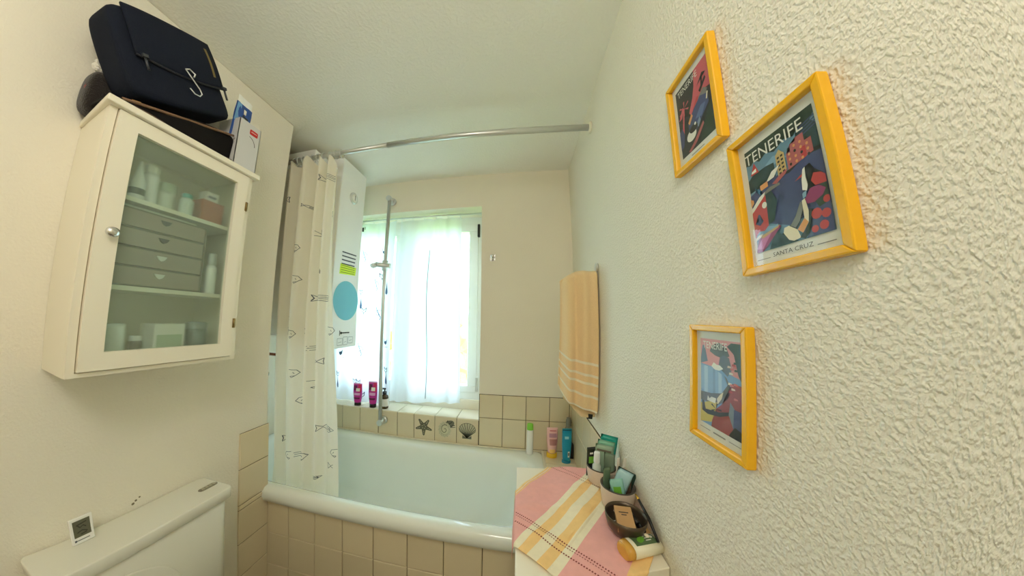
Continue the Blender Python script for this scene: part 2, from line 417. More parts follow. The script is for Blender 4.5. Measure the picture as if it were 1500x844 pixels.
# window
B = nb()
box(B, (WX0, 1.87, .80), (WX1, 1.95, .868)); box(B, (WX0, 1.87, 2.075), (WX1, 1.95, 2.150))
box(B, (WX0, 1.87, .868), (WX0 + .05, 1.95, 2.075)); box(B, (WX1 - .05, 1.87, .868), (WX1, 1.95, 2.075)); box(B, (-.885, 1.87, .868), (-.815, 1.95, 2.075))
win = struct('window_1', B, M_pvc)
for x0, x1 in ((-1.42, -.885), (-.815, -.291)):
    B = nb(); w = .068
    box(B, (x0, 1.862, .85), (x1, 1.93, .85 + .05), bev=.004); box(B, (x0, 1.862, 2.03), (x1, 1.93, 2.088), bev=.004)
    box(B, (x0, 1.862, .90), (x0 + w, 1.93, 2.03), bev=.004); box(B, (x1 - w, 1.862, .90), (x1, 1.93, 2.03), bev=.004)
    s = obj('sash', B, M_pvc, win)
    bx('pane', (x0 + w - .01, 1.894, .89), (x1 - w + .01, 1.898, 2.04), M_glass, s)
for z0, z1, m in ((1.985, 2.085, M_black), (.86, .965, M_steel)):
    B = nb(); box(B, (-.297, 1.852, z0), (-.279, 1.872, z1), bev=.004); obj('hinge', B, m, win)

# outside: lawn and hedge in the sun
B = nb(); box(B, (-12, 2.1, -2.9), (12, 16, -2.8)); struct('ground', B, mat('lawn_green', (128, 160, 60), .9, noise=.3, nscale=3))
B = nb()
for k in range(150):
    x, z = random.uniform(-7, 7), random.uniform(-2.8, 1.2); y = 7.0 + random.uniform(-.4, .6); r = random.uniform(.35, .75)
    bmesh.ops.create_icosphere(B, subdivisions=2, radius=r, matrix=Matrix.Translation((x, y, z)))
for v in B.verts: v.co += Vector((random.uniform(-.09, .09), random.uniform(-.09, .09), random.uniform(-.09, .09)))
obj('hedge', B, mat('leaf_green', (160, 184, 80), .7, noise=.4, nscale=5), label='tall yellow-green hedge in the sun outside the window', cat='hedge', kind='stuff')

# ------------------------------------------------------------------ tub, its tiled front and ledge
B = nb(); box(B, (XA, 1.005, 0), (XR, 1.045, .49)); tubwall = struct('wall_tub_front', B, M_grout)
B = nb(); box(B, (.168, 1.045, 0), (XR, YF, .556)); ledge = struct('trim_2', B, M_grout)
XF = [-1.178, -1.035, -.888, -.742, -.590, -.434, -.277, -.119, .036, .19, .343]
tilefield(tubwall, '-y', XF, [.02, .175, .328, .487], 1.005)
tilefield(ledge, '+z', [.168, .343], [1.046, 1.215, 1.37, 1.523, 1.6745], .556)
tub = thing('bathtub', 'white enamelled bathtub behind the cream tiled front', 'bathtub', (-.73, 1.33, .04))
def rrect(x0, x1, y0, y1, r, n=8):
    pts = []
    for cx, cy, a in ((x1 - r, y1 - r, 0), (x0 + r, y1 - r, PI / 2), (x0 + r, y0 + r, PI), (x1 - r, y0 + r, 1.5 * PI)):
        for k in range(n + 1):
            t = a + PI / 2 * k / n; pts.append((cx + r * math.cos(t), cy + r * math.sin(t)))
    return pts
loops = [(-1.63, .155, .985, 1.666, .03, .490), (-1.635, .160, .972, 1.668, .035, .498), (-1.64, .165, .966, 1.668, .04, .520), (-1.64, .165, .968, 1.668, .04, .540), (-1.635, .162, .978, 1.667, .045, .553), (-1.62, .150, .995, 1.662, .06, .558),
         (-1.575, .110, 1.012, 1.615, .13, .556), (-1.56, .098, 1.026, 1.600, .15, .549), (-1.55, .088, 1.036, 1.590, .16, .535), (-1.54, .076, 1.043, 1.580, .16, .50), (-1.51, .030, 1.062, 1.560, .16, .36), (-1.47, -.045, 1.085, 1.535, .15, .23), (-1.43, -.12, 1.12, 1.50, .13, .175), (-1.36, -.22, 1.18, 1.44, .10, .158)]
B = nb(); rings = []
NB_ = 8
for x0, x1, y0, y1, r, z in loops:
    pts = rrect(x0, x1, y0, y1, r, NB_); full = []
    for i, p in enumerate(pts):
        q = pts[(i + 1) % len(pts)]; full.append(p); L = math.hypot(q[0] - p[0], q[1] - p[1])
        if (i + 1) % (NB_ + 1) == 0:
            for s in range(1, 8): full.append((p[0] + (q[0] - p[0]) * s / 8, p[1] + (q[1] - p[1]) * s / 8))
    rings.append([B.verts.new((x, y, z)) for x, y in full])
for a, b in zip(rings, rings[1:]):
    n = len(a)
    for k in range(n): B.faces.new((a[k], a[(k + 1) % n], b[(k + 1) % n], b[k])).smooth = True
B.faces.new(rings[-1][::-1]).smooth = True
obj('tub_shell', B, M_enamel, tub, solid=.004)
B = nb(); lathe(B, [(0, .004), (.022, .003), (.026, 0)], (-1.2, 1.31, .159)); obj('drain', B, M_chrome, tub)
B = nb(); box(B, (-1.64, 1.660, .550), (.168, 1.6717, .5655), bev=.003); box(B, (.156, 1.02, .548), (.1700, 1.6717, .5640), bev=.002); obj('sealant', B, mat('cream_sealant', (226, 218, 198), .4), tub)
for x in (-1.3, -.35): 
    B = nb(); box(B, (x - .06, 1.15, .0), (x + .06, 1.45, .152)); obj('foot_block', B, M_steel, tub)

# ------------------------------------------------------------------ shower curtain rod and curtain
rod = thing('shower_curtain_rod', 'long chrome shower curtain rod across the room above the tub', 'curtain rod', (-.65, 1.115, 2.262))
B = nb(); tube(B, [(-1.645, 1.112, 2.262), (-1.0, 1.114, 2.266), (-.65, 1.116, 2.270)], .0125, 12); obj('outer_tube', B, M_steel, rod)
B = nb(); tube(B, [(-.66, 1.116, 2.270), (-.3, 1.118, 2.272), (.335, 1.125, 2.262)], .0145, 12); obj('inner_tube', B, M_steel, rod)
for x, y in ((-1.648, 1.112), (.336, 1.125)):
    B = nb(); lathe(B, [(0, 0), (.026, 0), (.026, .006), (.016, .010), (.0, .010)], (x if x < 0 else x + .008, y, 2.262), 20, axis=(1, 0, 0) if x < 0 else (-1, 0, 0)); obj('end_cap', B, M_white, rod)
CX0, CX1, CZ0, CZ1 = -1.262, -.848, .455, 2.232
def cur_y(x, z):
    s = (x - CX0) / (CX1 - CX0); h = (z - CZ0) / (CZ1 - CZ0)
    amp = .030 * (1 - .55 * max(0, min(1, (s - .55) / .3)))
    ph = 2 * PI * (5.2 * s + .25 * math.sin(3.1 * s * PI) + .10 * math.sin(4 * h + 5 * s))
    w = math.sin(ph); w = w * (1 + .25 * (1 - w * w))
    return 1.093 + amp * w * (.75 + .35 * h) + .012 * math.sin(2.2 * h + 9 * s) - .022 * h + .012
def cur_x(s, h):
    x0 = CX0 + .012 * math.sin(3 * h) - .0 * h
    x1 = CX1 - .085 * h ** 1.5 + .006 * math.sin(7 * h)
    return x0 + (x1 - x0) * s
curt = thing('shower_curtain', 'off-white shower curtain with drawn fish, gathered at the left end of the tub', 'shower curtain', (-1.05, 1.09, CZ0))
B = nb()
def cf(s, h):
    x = cur_x(s, h); top = .035 * (.5 + .5 * math.cos(2 * PI * 5.2 * s)) * max(0, (h - .93) / .07) if h > .93 else 0
    return Vector((x, cur_y(x, CZ0 + h * (CZ1 - CZ0)), CZ0 + h * (CZ1 - CZ0) - top - (.05 * max(0, (s - .88) / .12) * max(0, (h - .9) / .1))))
grid(B, 130, 60, cf); obj('cloth', B, M_curtain, curt)
B = nb()
def P_cur(x, z): return Vector((x, cur_y(x, z) - .0022, z))
def arc(cx, cz, a, b, t0, t1, n=8): return [(cx + a * math.cos(t0 + (t1 - t0) * k / n), cz + b * math.sin(t0 + (t1 - t0) * k / n)) for k in range(n + 1)]
def fish(cx, cz, kind, s=.055, fl=1):
    T = lambda pts: [(cx + fl * p[0] * s, cz + p[1] * s) for p in pts]
    R = []
    if kind in ('fish', 'fishs'):
        k = 1 if kind == 'fish' else .6
        R += [[(-.35, .02), (-.1, .17), (.25, .18), (.6, 0), (.25, -.16), (-.1, -.13), (-.35, -.02)], [(-.35, .02), (-.58, .2), (-.52, 0), (-.58, -.2), (-.35, -.02)], [(-.1, .05), (.15, .08), (.4, .02)], [(-.1, -.04), (.15, -.02), (.4, -.03)], [(.3, .14), (.36, -.12)]]
        R = [[(a * k, b * k) for a, b in l] for l in R]
    elif kind == 'tail': R += [[(-.25, .22), (.02, 0), (-.25, -.22), (-.22, 0), (-.25, .22)], [(.0, .02), (.2, .12)], [(0, -.02), (.2, -.1)]]
    elif kind == 'tail2': R += [[(-.3, .18), (0, 0), (-.3, -.18)], [(.3, .22), (0, .0), (.3, -.2), (.28, .2)]]
    elif kind == 'half': R += [[(-.3, .25), (.1, .2), (.22, 0), (.05, -.2), (-.2, -.22)], [(-.05, .05), (.02, -.05)], [(-.2, -.22), (-.12, -.32), (.05, -.2)]]
    elif kind == 'stripe': R += [[(-.25, .18), (.25, .16)], [(-.22, .05), (.25, .02)], [(-.25, -.1), (.25, -.12)]]
    elif kind == 'dot': R += [[(0, .1), (.02, -.2)], [(-.03, -.0), (-.02, -.25)]]
    return [T(l) for l in R]
FS = [(-0.977, 2.106, 'fish'), (-1.22, 1.996, 'tail'), (-1.158, 1.958, 'half'), (-1.075, 1.948, 'fishs'), (-0.935, 1.891, 'tail'), (-0.998, 1.797, 'tail2'), (-1.103, 1.718, 'half'), (-0.972, 1.603, 'dot'), (-1.093, 1.557, 'half'), (-0.965, 1.463, 'fish'), (-1.179, 1.358, 'tail'), (-1.137, 1.297, 'half'), (-1.101, 1.281, 'half'), (-1.045, 1.297, 'tail'), (-0.885, 1.304, 'half'), (-1.001, 1.209, 'stripe'), (-0.965, 1.149, 'tail'), (-1.09, 1.085, 'half'), (-0.994, 1.031, 'half'), (-1.071, 0.942, 'half'), (-0.917, 0.819, 'fish'), (-1.188, 0.72, 'tail'), (-1.126, 0.668, 'half'), (-1.079, 0.663, 'stripe'), (-1.028, 0.678, 'half'), (-0.87, 0.708, 'half'), (-0.886, 0.638, 'tail'), (-0.974, 0.57, 'fishs')]
for i, (x, z, k) in enumerate(FS):
    B = nb()
    for l in fish(x, z, k, .085 if k == 'fish' else .072, -1 if i % 3 == 1 else 1):
        fine = []
        for a, b in zip(l, l[1:]):
            fine += [(a[0] + (b[0] - a[0]) * t / 4, a[1] + (b[1] - a[1]) * t / 4) for t in range(4)]
        ribbon(B, fine + [l[-1]], .0021, P_cur)
    obj('fish_print', B, M_greyink, curt)
for k in range(10):
    s = .02 + .96 * (k / 9) ** 1.1; x = cur_x(s, 1.0)
    B = nb(); tube(B, [(x + .003 * math.sin(k), 1.113 + .020 * math.cos(t), 2.258 + .022 * math.sin(t)) for t in [2 * PI * i / 14 for i in range(15)]], .0022, 6, cap=False); obj('ring', B, M_steel, curt)

# ------------------------------------------------------------------ water heater
bo = thing('water_heater', 'white wall-mounted gas water heater with a round blue sticker behind the shower curtain', 'water heater', (-1.35, 1.38, 1.187))
bx('rear_casing', (-1.648, 1.150, 1.26), (-1.155, 1.60, 2.352), M_whitegloss, bo, bev=.004)
bx('front_cover', (-1.158, 1.252, 1.187), (-1.03, 1.508, 2.345), M_whitegloss, bo, bev=.006)
XB = -1.0295
def P_bo(y, z, d=0): return Vector((XB + .0008 + d, y, z))
B = nb(); lathe(B, [(0, .010), (.020, .010), (.030, .012), (.037, .008), (.038, 0)], (XB, 1.379, 2.130), 28, axis=(1, 0, 0)); g = obj('pressure_dial', B, M_steel, bo)
B = nb(); lathe(B, [(0, .0128), (.026, .0128), (.026, .011)], (XB, 1.379, 2.130), 24, axis=(1, 0, 0)); box(B, (XB + .0129, 1.377, 2.115), (XB + .014, 1.381, 2.148), 1); obj('dial_face', B, [M_paper, M_dark], g)
B = nb(); fill(B, ell(1.386, 1.473, .122, .120, 48), P_bo); obj('blue_sticker', B, mat('sticker_blue', (110, 188, 206), .5), bo)
B = nb()
for k in range(4):
    z = 1.768 - k * .024; ribbon(B, [(1.318, z - .004), (1.46 - .004 * k, z + .002)], .008, P_bo)
obj('printed_notice', B, M_greyink, bo)
B = nb(); fill(B, [(1.305, 1.628), (1.462, 1.640), (1.468, 1.692), (1.309, 1.690)], P_bo)
for k in range(4): ribbon(B, [(1.315, 1.640 + k * .014), (1.452, 1.647 + k * .0125)], .004, lambda y, z: P_bo(y, z, .0004), 1)
obj('yellow_label', B, [mat('highlighter_yellow', (214, 240, 40), .6), mat('olive_ink', (120, 140, 50), .7)], bo)
B = nb(); box(B, (XB, 1.335, 1.262), (XB + .001, 1.339, 1.292)); box(B, (XB, 1.350, 1.274), (XB + .0012, 1.430, 1.281)); lathe(B, [(0, .0012), (.008, .0012)], (XB, 1.350, 1.277), 12, axis=(1, 0, 0))
obj('maker_plate', B, M_dark, bo)
B = nb()
for (y0, z0, y1, z1) in ((1.318, 1.205, 1.365, 1.245), (1.372, 1.205, 1.412, 1.252), (1.42, 1.212, 1.466, 1.250)):
    for a, b in (((y0, z0), (y1, z0)), ((y1, z0), (y1, z1)), ((y1, z1), (y0, z1)), ((y0, z1), (y0, z0)), ((y0 + .01, z0 + .015), (y1 - .01, z0 + .02))): ribbon(B, [a, b], .0018, P_bo)
obj('diagram', B, M_greyink, bo)
# copper pipe and hose seen in the gap behind the curtain
pipe = thing('copper_pipe', 'reddish copper pipe behind the gathered shower curtain', 'pipe', (-1.55, 1.35, 1.11))
B = nb(); tube(B, [(-1.645, 1.30, 1.126), (-1.42, 1.30, 1.126), (-1.40, 1.30, 1.14), (-1.40, 1.30, 1.258)], .009, 10); obj('tube', B, mat('copper', (150, 84, 60), .4, metal=.7), pipe)
B = nb(); lathe(B, [(0, 0), (.018, 0), (.018, .012), (0, .012)], (-1.648, 1.30, 1.126), 16, axis=(1, 0, 0)); obj('wall_flange', B, M_chrome, pipe)
hose = thing('shower_hose', 'grey-blue shower hose hanging beside the left wall end', 'hose', (-1.45, 1.2, .56))
B = nb(); tube(B, [(-1.465, 1.24, 1.02), (-1.475, 1.22, .95), (-1.455, 1.20, .87), (-1.475, 1.19, .78), (-1.462, 1.18, .70), (-1.47, 1.17, .60), (-1.455, 1.16, .42)], .010, 10); obj('hose_tube', B, mat('hose_grey', (120, 134, 158), .4), hose)
B = nb(); tube(B, [(-1.648, 1.24, 1.035), (-1.50, 1.24, 1.035), (-1.465, 1.24, 1.02)], [.016, .016, .011], 12); obj('tap_body', B, M_chrome, hose)

# ------------------------------------------------------------------ shower rail on the window wall
rail = thing('shower_rail', 'vertical chrome shower rail fixed in front of the window', 'shower rail', (-.905, 1.62, .63))
B = nb(); tube(B, [(-.902, 1.620, 2.235), (-.906, 1.620, .655)], .0125, 14); obj('pole', B, M_steel, rail)
for z in (2.228, .665):
    B = nb(); tube(B, [(-.904, 1.600, z), (-.904, 1.64, z), (-.904, 1.672, z)], [.020, .018, .018], 16); lathe(B, [(0, .016), (.026, .012), (.028, 0), (0, 0)], (-.904, 1.6725, z), 20, axis=(0, -1, 0)); obj('wall_bracket', B, M_steel, rail)
B = nb(); tube(B, [(-.965, 1.600, 1.742), (-.94, 1.605, 1.738), (-.86, 1.612, 1.730)], [.020, .017, .017], 14); tube(B, [(-.905, 1.62, 1.70), (-.905, 1.62, 1.77)], .02, 14)
lathe(B, [(0, .004), (.012, .004), (.013, 0)], (-.966, 1.599, 1.742), 14, axis=(-1, -.3, .1)); sl = obj('slider', B, M_steel, rail)
B = nb(); lathe(B, [(.012, 0), (.022, .01), (.024, .03), (.016, .034), (.014, .02), (.010, 0)], (-.968, 1.59, 1.715), 16, axis=(-.2, -.4, .9)); obj('shower_head_cradle', B, M_steel, sl)

# ------------------------------------------------------------------ window curtains
wr = thing('window_curtain_rod', 'thin grey curtain rod in the window recess', 'curtain rod', (-.85, 1.755, 2.118))
B = nb(); tube(B, [(WX0 + .001, 1.755, 2.130), (WX1 - .001, 1.755, 2.126)], .0065, 10); obj('tube', B, M_steel, wr)
for x in (WX0 + .006, WX1 - .006):
    B = nb(); lathe(B, [(0, -.005), (.012, -.005), (.012, .005), (0, .005)], (x, 1.755, 2.128), 14, axis=(1, 0, 0)); obj('end_socket', B, M_whitegloss, wr)
def hang(name, label, x0, x1, xb0, xb1, z0, z1, zb1, nf, amp, m, y0=1.758, nr=5):
    t = thing(name, label, 'curtain', ((x0 + x1) / 2, y0, z0))
    def fy(s, h): return y0 + amp * math.sin(2 * PI * nf * s + 1.3 * math.sin(2.3 * s * PI + 1.5 * h)) * (.55 + .45 * math.sin(1.1 + 2 * h)) + .006 * math.sin(11 * s)
    def fn(s, h):
        xx = (xb0 + (xb1 - xb0) * s) * (1 - h) + (x0 + (x1 - x0) * s) * h; zb = z0 + (zb1 - z0) * s
        return Vector((xx, fy(s, h), zb + (z1 - zb) * h))
    B = nb(); grid(B, 90, 40, fn); obj('cloth', B, m, t)
    for k in range(nr):
        s = .02 + .96 * k / (nr - 1); p = fn(s, 1)
        B = nb(); tube(B, [(p.x, 1.755 + .012 * math.cos(a), 2.1205 + .0175 * math.sin(a)) for a in [2 * PI * i / 12 for i in range(13)]], .0012, 5, cap=False); obj('ring', B, M_steel, t)
    return t, fn
wc1, fw1 = hang('window_curtain', 'plain white translucent curtain over the right half of the window', -.872, -.398, -.910, -.385, .768, 2.106, .802, 4.3, .016, M_net, nr=6)
B = nb()
for (s, h0, h1) in ((.52, .02, .82),):
    ribbon(B, [(s + .012 * math.sin(8 * h), h) for h in [h0 + (h1 - h0) * i / 30 for i in range(31)]], .009, lambda s, h: fw1(s, h) - Vector((0, .004, 0)))
obj('seam', B, mat('seam_grey', (150, 165, 175), .8), wc1)
wc2, fw2 = hang('printed_curtain', 'translucent white curtain printed with small cats and drops, left half of the window', -1.40, -.900, -1.41, -.905, .738, 2.106, .745, 3.6, .014, M_net2, nr=6)
X0, X1 = -1.405, -.902
def P_wc(x, z):
    s = (x - X0) / (X1 - X0); h = (z - .74) / (2.106 - .74); p = fw2(max(0, min(1, s)), max(0, min(1, h))); return Vector((x, p.y - .003, z))
WCD = [(-1.189, 2.06, 'bar'), (-1.16, 1.844, 'swirl'), (-0.995, 1.88, 'bird'), (-1.0, 1.689, 'cat'), (-0.959, 1.574, 'drop'), (-1.171, 1.57, 'cat'), (-1.165, 1.464, 'drop'), (-1.133, 1.428, 'cat'), (-1.334, 1.105, 'bird'), (-1.358, 0.853, 'drop'), (-1.36, 0.933, 'cat'), (-1.156, 1.131, 'swirl'), (-1.204, 0.893, 'cat'), (-1.162, 0.892, 'cat'), (-1.13, 0.80, 'cat'), (-0.944, 0.997, 'cat'), (-0.940, 0.917, 'drop'), (-0.955, 1.203, 'bird'), (-1.014, 1.404, 'swirl'), (-1.05, 1.62, 'swirl'), (-1.27, 1.28, 'cat')]
B = nb()
for x, z, k in WCD:
    B = nb()
    if k == 'drop':
        fill(B, [(x + a, z + b) for a, b in ((0, .075), (.006, .03), (.013, .0), (.012, -.018), (0, -.028), (-.012, -.018), (-.013, 0), (-.006, .03))], P_wc, 1)
    elif k == 'cat':
        x0_, z0_ = x, z
        for l in ([(-.014, .016), (-.008, .006), (.008, .006), (.014, .016), (.012, -.006), (0, -.014), (-.012, -.006), (-.014, .016)], [(-.005, 0), (.005, 0)], [(0, -.014), (0, -.024)]): ribbon(B, [(x + a * 1.3, z + b * 1.3) for a, b in l], .005, P_wc)
    elif k == 'bird':
        fill(B, [(x + a, z + b) for a, b in ((-.016, .03), (-.008, .0), (.012, .006), (.022, .02), (.018, -.012), (.004, -.026), (-.012, -.014))], P_wc, 1)
        ribbon(B, [(x - .03, z - .038), (x + .03, z - .04)], .0025, P_wc)
    elif k == 'swirl':
        ribbon(B, [(x + (.03 - .0045 * t) * math.cos(t), z + (.035 - .005 * t) * math.sin(t)) for t in [i * .4 for i in range(15)]], .003, P_wc, 0)
        ribbon(B, [(x - .02, z + .05), (x - .012, z + .03), (x + .004, z + .0), (x + .018, z - .03), (x + .01, z - .045)], .006, P_wc, 1)
    else:
        fill(B, [(x + a, z + b) for a, b in ((-.014, .02), (.004, .02), (.004, -.016), (-.014, -.012))], P_wc, 2); ribbon(B, [(x + .016, z + .022), (x + .016, z)], .006, P_wc, 2)
    obj(k + '_print', B, [mat('cat_ink', (54, 66, 88), .7), M_inkblue, M_dark], wc2)

# ------------------------------------------------------------------ bottles on the sill
def squeeze_tube(name, label, cat, c, h, w, cols, rz=0, cap=.14, capw=.72, group=None, flip=False, printed=None, deep=.6):
    """flat-crimped tube standing on its cap. c = base centre"""
    t = thing(name, label, cat, c, group, rot=(0, 0, rz))
    ch = h * cap; body, capm = cols[0], cols[1]
    B = nb(); lathe(B, [(0, 0), (w * capw / 2, 0), (w * capw / 2 * 1.03, .002), (w * capw / 2, ch), (0, ch)], (0, 0, 0), 24, sy=.72); obj('cap', B, capm, t)
    B = nb(); n = 24; prof = []
    for i in range(15):
        f = i / 14; hw = (w * .40) * (1 - f) + (w * .5) * min(1, f * 1.6 + .2) * f ** .3 if f < .4 else w * .5
        hw = w * (.37 + .13 * min(1, f / .5) ** .8); d = w * .30 * (1 - f ** 1.6) + .0012
        prof.append((hw, d, ch + .001 + (h - ch) * f))
    R = [[B.verts.new((a * math.cos(2 * PI * k / n), b * math.sin(2 * PI * k / n), z)) for k in range(n)] for a, b, z in prof]
    for a, b in zip(R, R[1:]):
        for k in range(n): B.faces.new((a[k], a[(k + 1) % n], b[(k + 1) % n], b[k])).smooth = True
    B.faces.new(R[0][::-1]); B.faces.new(R[-1]); bo_ = obj('body', B, body, t)
    def surf(u, v):     # u -1..1, v 0..1 on the front (-y) side
        i = min(13, int(v * 14)); f = v * 14 - i; a = prof[i][0] * (1 - f) + prof[i + 1][0] * f; d = prof[i][1] * (1 - f) + prof[i + 1][1] * f
        x = a * u * .98; y = -d * math.sqrt(max(0, 1 - (x / a) ** 2)) - .0007; return Vector((x, y, ch + .001 + (h - ch) * v))
    for nm, m, u0, u1, v0, v1 in (printed or []):
        B = nb(); grid(B, 9, 9, lambda a, b: surf(u0 + (u1 - u0) * a, v0 + (v1 - v0) * b) - Vector((0, {'label_mark': .0005}.get(nm, 0), 0))); obj(nm, B, m, t)
    return t
M_mag = mat('magenta_tube', (196, 46, 150), .3, noise=.12, nscale=14); M_pinkpale = mat('lilac_print', (226, 170, 216), .4); M_plum = mat('plum_print', (96, 20, 70), .35); M_red = mat('crimson_print', (214, 40, 96), .4)
ZS = WZ0 + .0105
pr = [('label_band', M_plum, -.85, -.05, .62, .88), ('label_band', M_red, .2, .9, .55, .95), ('label_mark', M_paper, -.25, .62, .58, .74), ('label_band', M_pinkpale, -.7, .7, .38, .50), ('label_band', M_plum, -.9, .75, .18, .27), ('label_band', M_pinkpale, -.95, .95, .95, .995)]
squeeze_tube('shampoo_tube', 'smaller magenta tube on the window sill, left of the taller one', 'tube', (-1.139, 1.705, ZS), .160, .068, (M_mag, M_black), rz=.12, printed=pr)
squeeze_tube('shampoo_tube', 'taller magenta tube on the window sill just left of the shower rail', 'tube', (-1.012, 1.702, ZS), .184, .066, (M_mag, M_black), rz=.12, printed=pr)
pb = thing('pump_bottle', 'small brown pump bottle with white label on the window sill', 'bottle', (-.924, 1.712, ZS), rot=(0, 0, .2))
M_amber = mat('brown_glass', (70, 54, 30), .15)
B = nb(); lathe(B, [(0, 0), (.026, 0), (.0275, .004), (.0275, .078), (.024, .090), (.012, .098), (.012, .104), (0, .104)], (0, 0, 0)); obj('bottle_body', B, M_amber, pb)
B = nb(); lathe(B, [(.0279, .018), (.0279, .070)], (0, 0, 0)); ribbon(B, [(0, 0), (0, .001)], .001, lambda a, b: Vector((a * .01, -.0283, .05 + b)), 0); obj('paper_label', B, M_paper, pb)
B = nb(); lathe(B, [(.014, .100), (.015, .102), (.015, .118), (.006, .121), (.0045, .122), (.0045, .136), (0, .136)], (0, 0, 0), 16); tube(B, [(.008, 0, .138), (-.012, 0, .139), (-.026, 0, .133)], [.006, .006, .004], 10); obj('pump', B, M_black, pb)

# hook on the far wall
hk = thing('wall_hook', 'small chrome hook on the wall right of the window', 'hook', (-.165, 1.68, 1.76))
B = nb(); box(B, (-.184, 1.672, 1.758), (-.146, 1.6795, 1.802), bev=.004); obj('back_plate', B, M_chrome, hk)
B = nb(); tube(B, [(-.165, 1.674, 1.778), (-.165, 1.655, 1.770), (-.165, 1.645, 1.775), (-.165, 1.641, 1.79)], [.008, .008, .008, .013], 12); obj('peg', B, M_chrome, hk)

# ------------------------------------------------------------------ things on the tiled ledge
ZL = .5645
M_lime = mat('lime_plastic', (136, 214, 72), .35)
t = thing('spray_tube', 'slim white bottle with a lime green cap on the tub corner', 'bottle', (.083, 1.628, .556))
B = nb(); lathe(B, [(0, 0), (.019, 0), (.021, .003), (.0205, .148), (.019, .152), (0, .152)], (.083, 1.628, .5585), 22, sx=1.0, sy=.85); obj('bottle_body', B, M_whitegloss, t)
B = nb(); lathe(B, [(.019, .150), (.0195, .152), (.0185, .182), (.016, .188), (0, .189)], (.083, 1.628, .5585), 22, sx=1.0, sy=.85); obj('cap', B, M_lime, t)
M_pk = mat('pale_pink_tube', (240, 190, 186), .35); M_ye = mat('yellow_cap', (238, 190, 40), .35)
squeeze_tube('lotion_tube', 'pink tube standing on its yellow cap on the tiled ledge', 'tube', (.212, 1.600, ZL), .175, .064, (M_pk, M_ye), rz=.05, cap=.15, capw=.95,
             printed=[('label_band', mat('rose_print', (206, 110, 118), .4), -.5, .7, .86, .90), ('label_band', mat('mauve_print', (196, 140, 160), .4), -.6, .8, .62, .78), ('label_band', mat('tan_print', (192, 132, 128), .4), -.55, .85, .32, .56), ('label_band', mat('peach_print', (246, 200, 110), .4), -.6, .6, .02, .16)])
t = thing('spray_bottle', 'clear bottle with a grey cap at the back corner of the ledge', 'bottle', (.318, 1.635, ZL))
B = nb(); lathe(B, [(0, 0), (.024, 0), (.026, .004), (.026, .12), (.020, .16), (.013, .18), (.013, .19), (0, .19)], (.312, 1.638, ZL), 24); obj('bottle_body', B, M_clear, t)
B = nb(); lathe(B, [(.0155, .178), (.016, .18), (.016, .212), (.012, .218), (.012, .226), (0, .226)], (.312, 1.638, ZL), 20); obj('cap', B, mat('grey_plastic', (140, 142, 136), .35), t)
B = nb(); lathe(B, [(.0262, .02), (.0264, .085)], (.312, 1.638, ZL), 24); obj('sleeve', B, M_paper, t)
t = thing('razor_case', 'flat black case leaning behind the blue gel tube', 'case', (.331, 1.585, ZL))
B = nb(); prism(B, [(.312, 1.585, ZL), (.336, 1.585, ZL), (.338, 1.588, ZL + .05), (.336, 1.590, ZL + .085), (.322, 1.591, ZL + .10), (.312, 1.589, ZL + .08)], (0, .012, 0)); obj('case_body', B, M_black, t, bevel=.003)
M_cy = mat('cyan_tube', (18, 150, 190), .3)
gel = squeeze_tube('shower_gel_tube', 'bright blue tube in front of the clear bottle on the ledge', 'tube', (.287, 1.545, ZL), .195, .054, (M_cy, mat('teal_cap', (20, 128, 160), .35)), rz=.1, cap=.07, capw=.92,
             printed=[('barcode', M_paper, .15, .6, .12, .30), ('barcode', M_dark, .22, .52, .16, .26), ('barcode', M_black, -.95, .95, .945, .965), ('barcode', mat('pale_cyan', (150, 214, 226), .4), -.5, .35, .68, .76)])

# ------------------------------------------------------------------ towel
tw = thing('towel', 'peach terry towel with white stripes hanging on the right wall', 'towel', (.27, 1.17, .96))
def terry(name, col):
    return mat(name, col, .95, bump=.9, bscale=520, noise=.12, nscale=260, spec=.1, sheen=.3)
M_ty = terry('peach_terry', (248, 214, 164)); M_tw = terry('white_terry', (250, 236, 214))
FB = [(.0, 1.088), (.25, 1.025), (.45, 1.010), (1.0, .985)]
def lerp(tab, s):
    for (a, va), (b, vb) in zip(tab, tab[1:]):
        if s <= b: return va + (vb - va) * (s - a) / (b - a)
    return tab[-1][1]
def tw_front(s, h):       # s 0 outer .. 1 at wall ; h 0 bottom .. 1 top
    xt = .187 + (.338 - .187) * s; top = 1.548 + .042 * min(1, s / .45) ** .8 - .006 * max(0, s - .6)
    zb = lerp(FB, s); z = zb + (top - zb) * h
    y = 1.150 + .019 * math.sin(2 * PI * 2.4 * s + .9 + .5 * h) * (1 - .35 * h) * (1.2 - s) + .030 * (1 - s) ** 1.6 - .006 * math.sin(PI * h)
    return Vector((xt - .008 * (1 - h) * (1 - s), y + .018 * max(0, (h - .965) / .035) ** 2, z))
STR = [(.325, .346), (.244, .260), (.182, .200), (.094, .112)]
def tw_m(s, h):
    for a, b in STR:
        if a + .018 * (s - .5) * -0 <= h <= b: return 1
    if h < .012: return 1
    return 0
B = nb(); grid(B, 40, 170, tw_front, mfn=tw_m); obj('front_layer', B, [M_ty, M_tw], tw, solid=.007)
def tw_back(s, h):
    p = tw_front(s, 1); xb = .205 + (.340 - .205) * s; zb = 1.03 - .075 * min(1, s / .55)
    return Vector((xb * (1 - h) + p.x * h, 1.192 + .010 * math.sin(7 * s) * (1 - h) + .016 * (1 - s) - .02 * max(0, (h - .94) / .06) ** 2, zb + (p.z - zb) * h))
B = nb(); grid(B, 24, 60, tw_back); obj('back_layer', B, M_ty, tw, solid=.006)
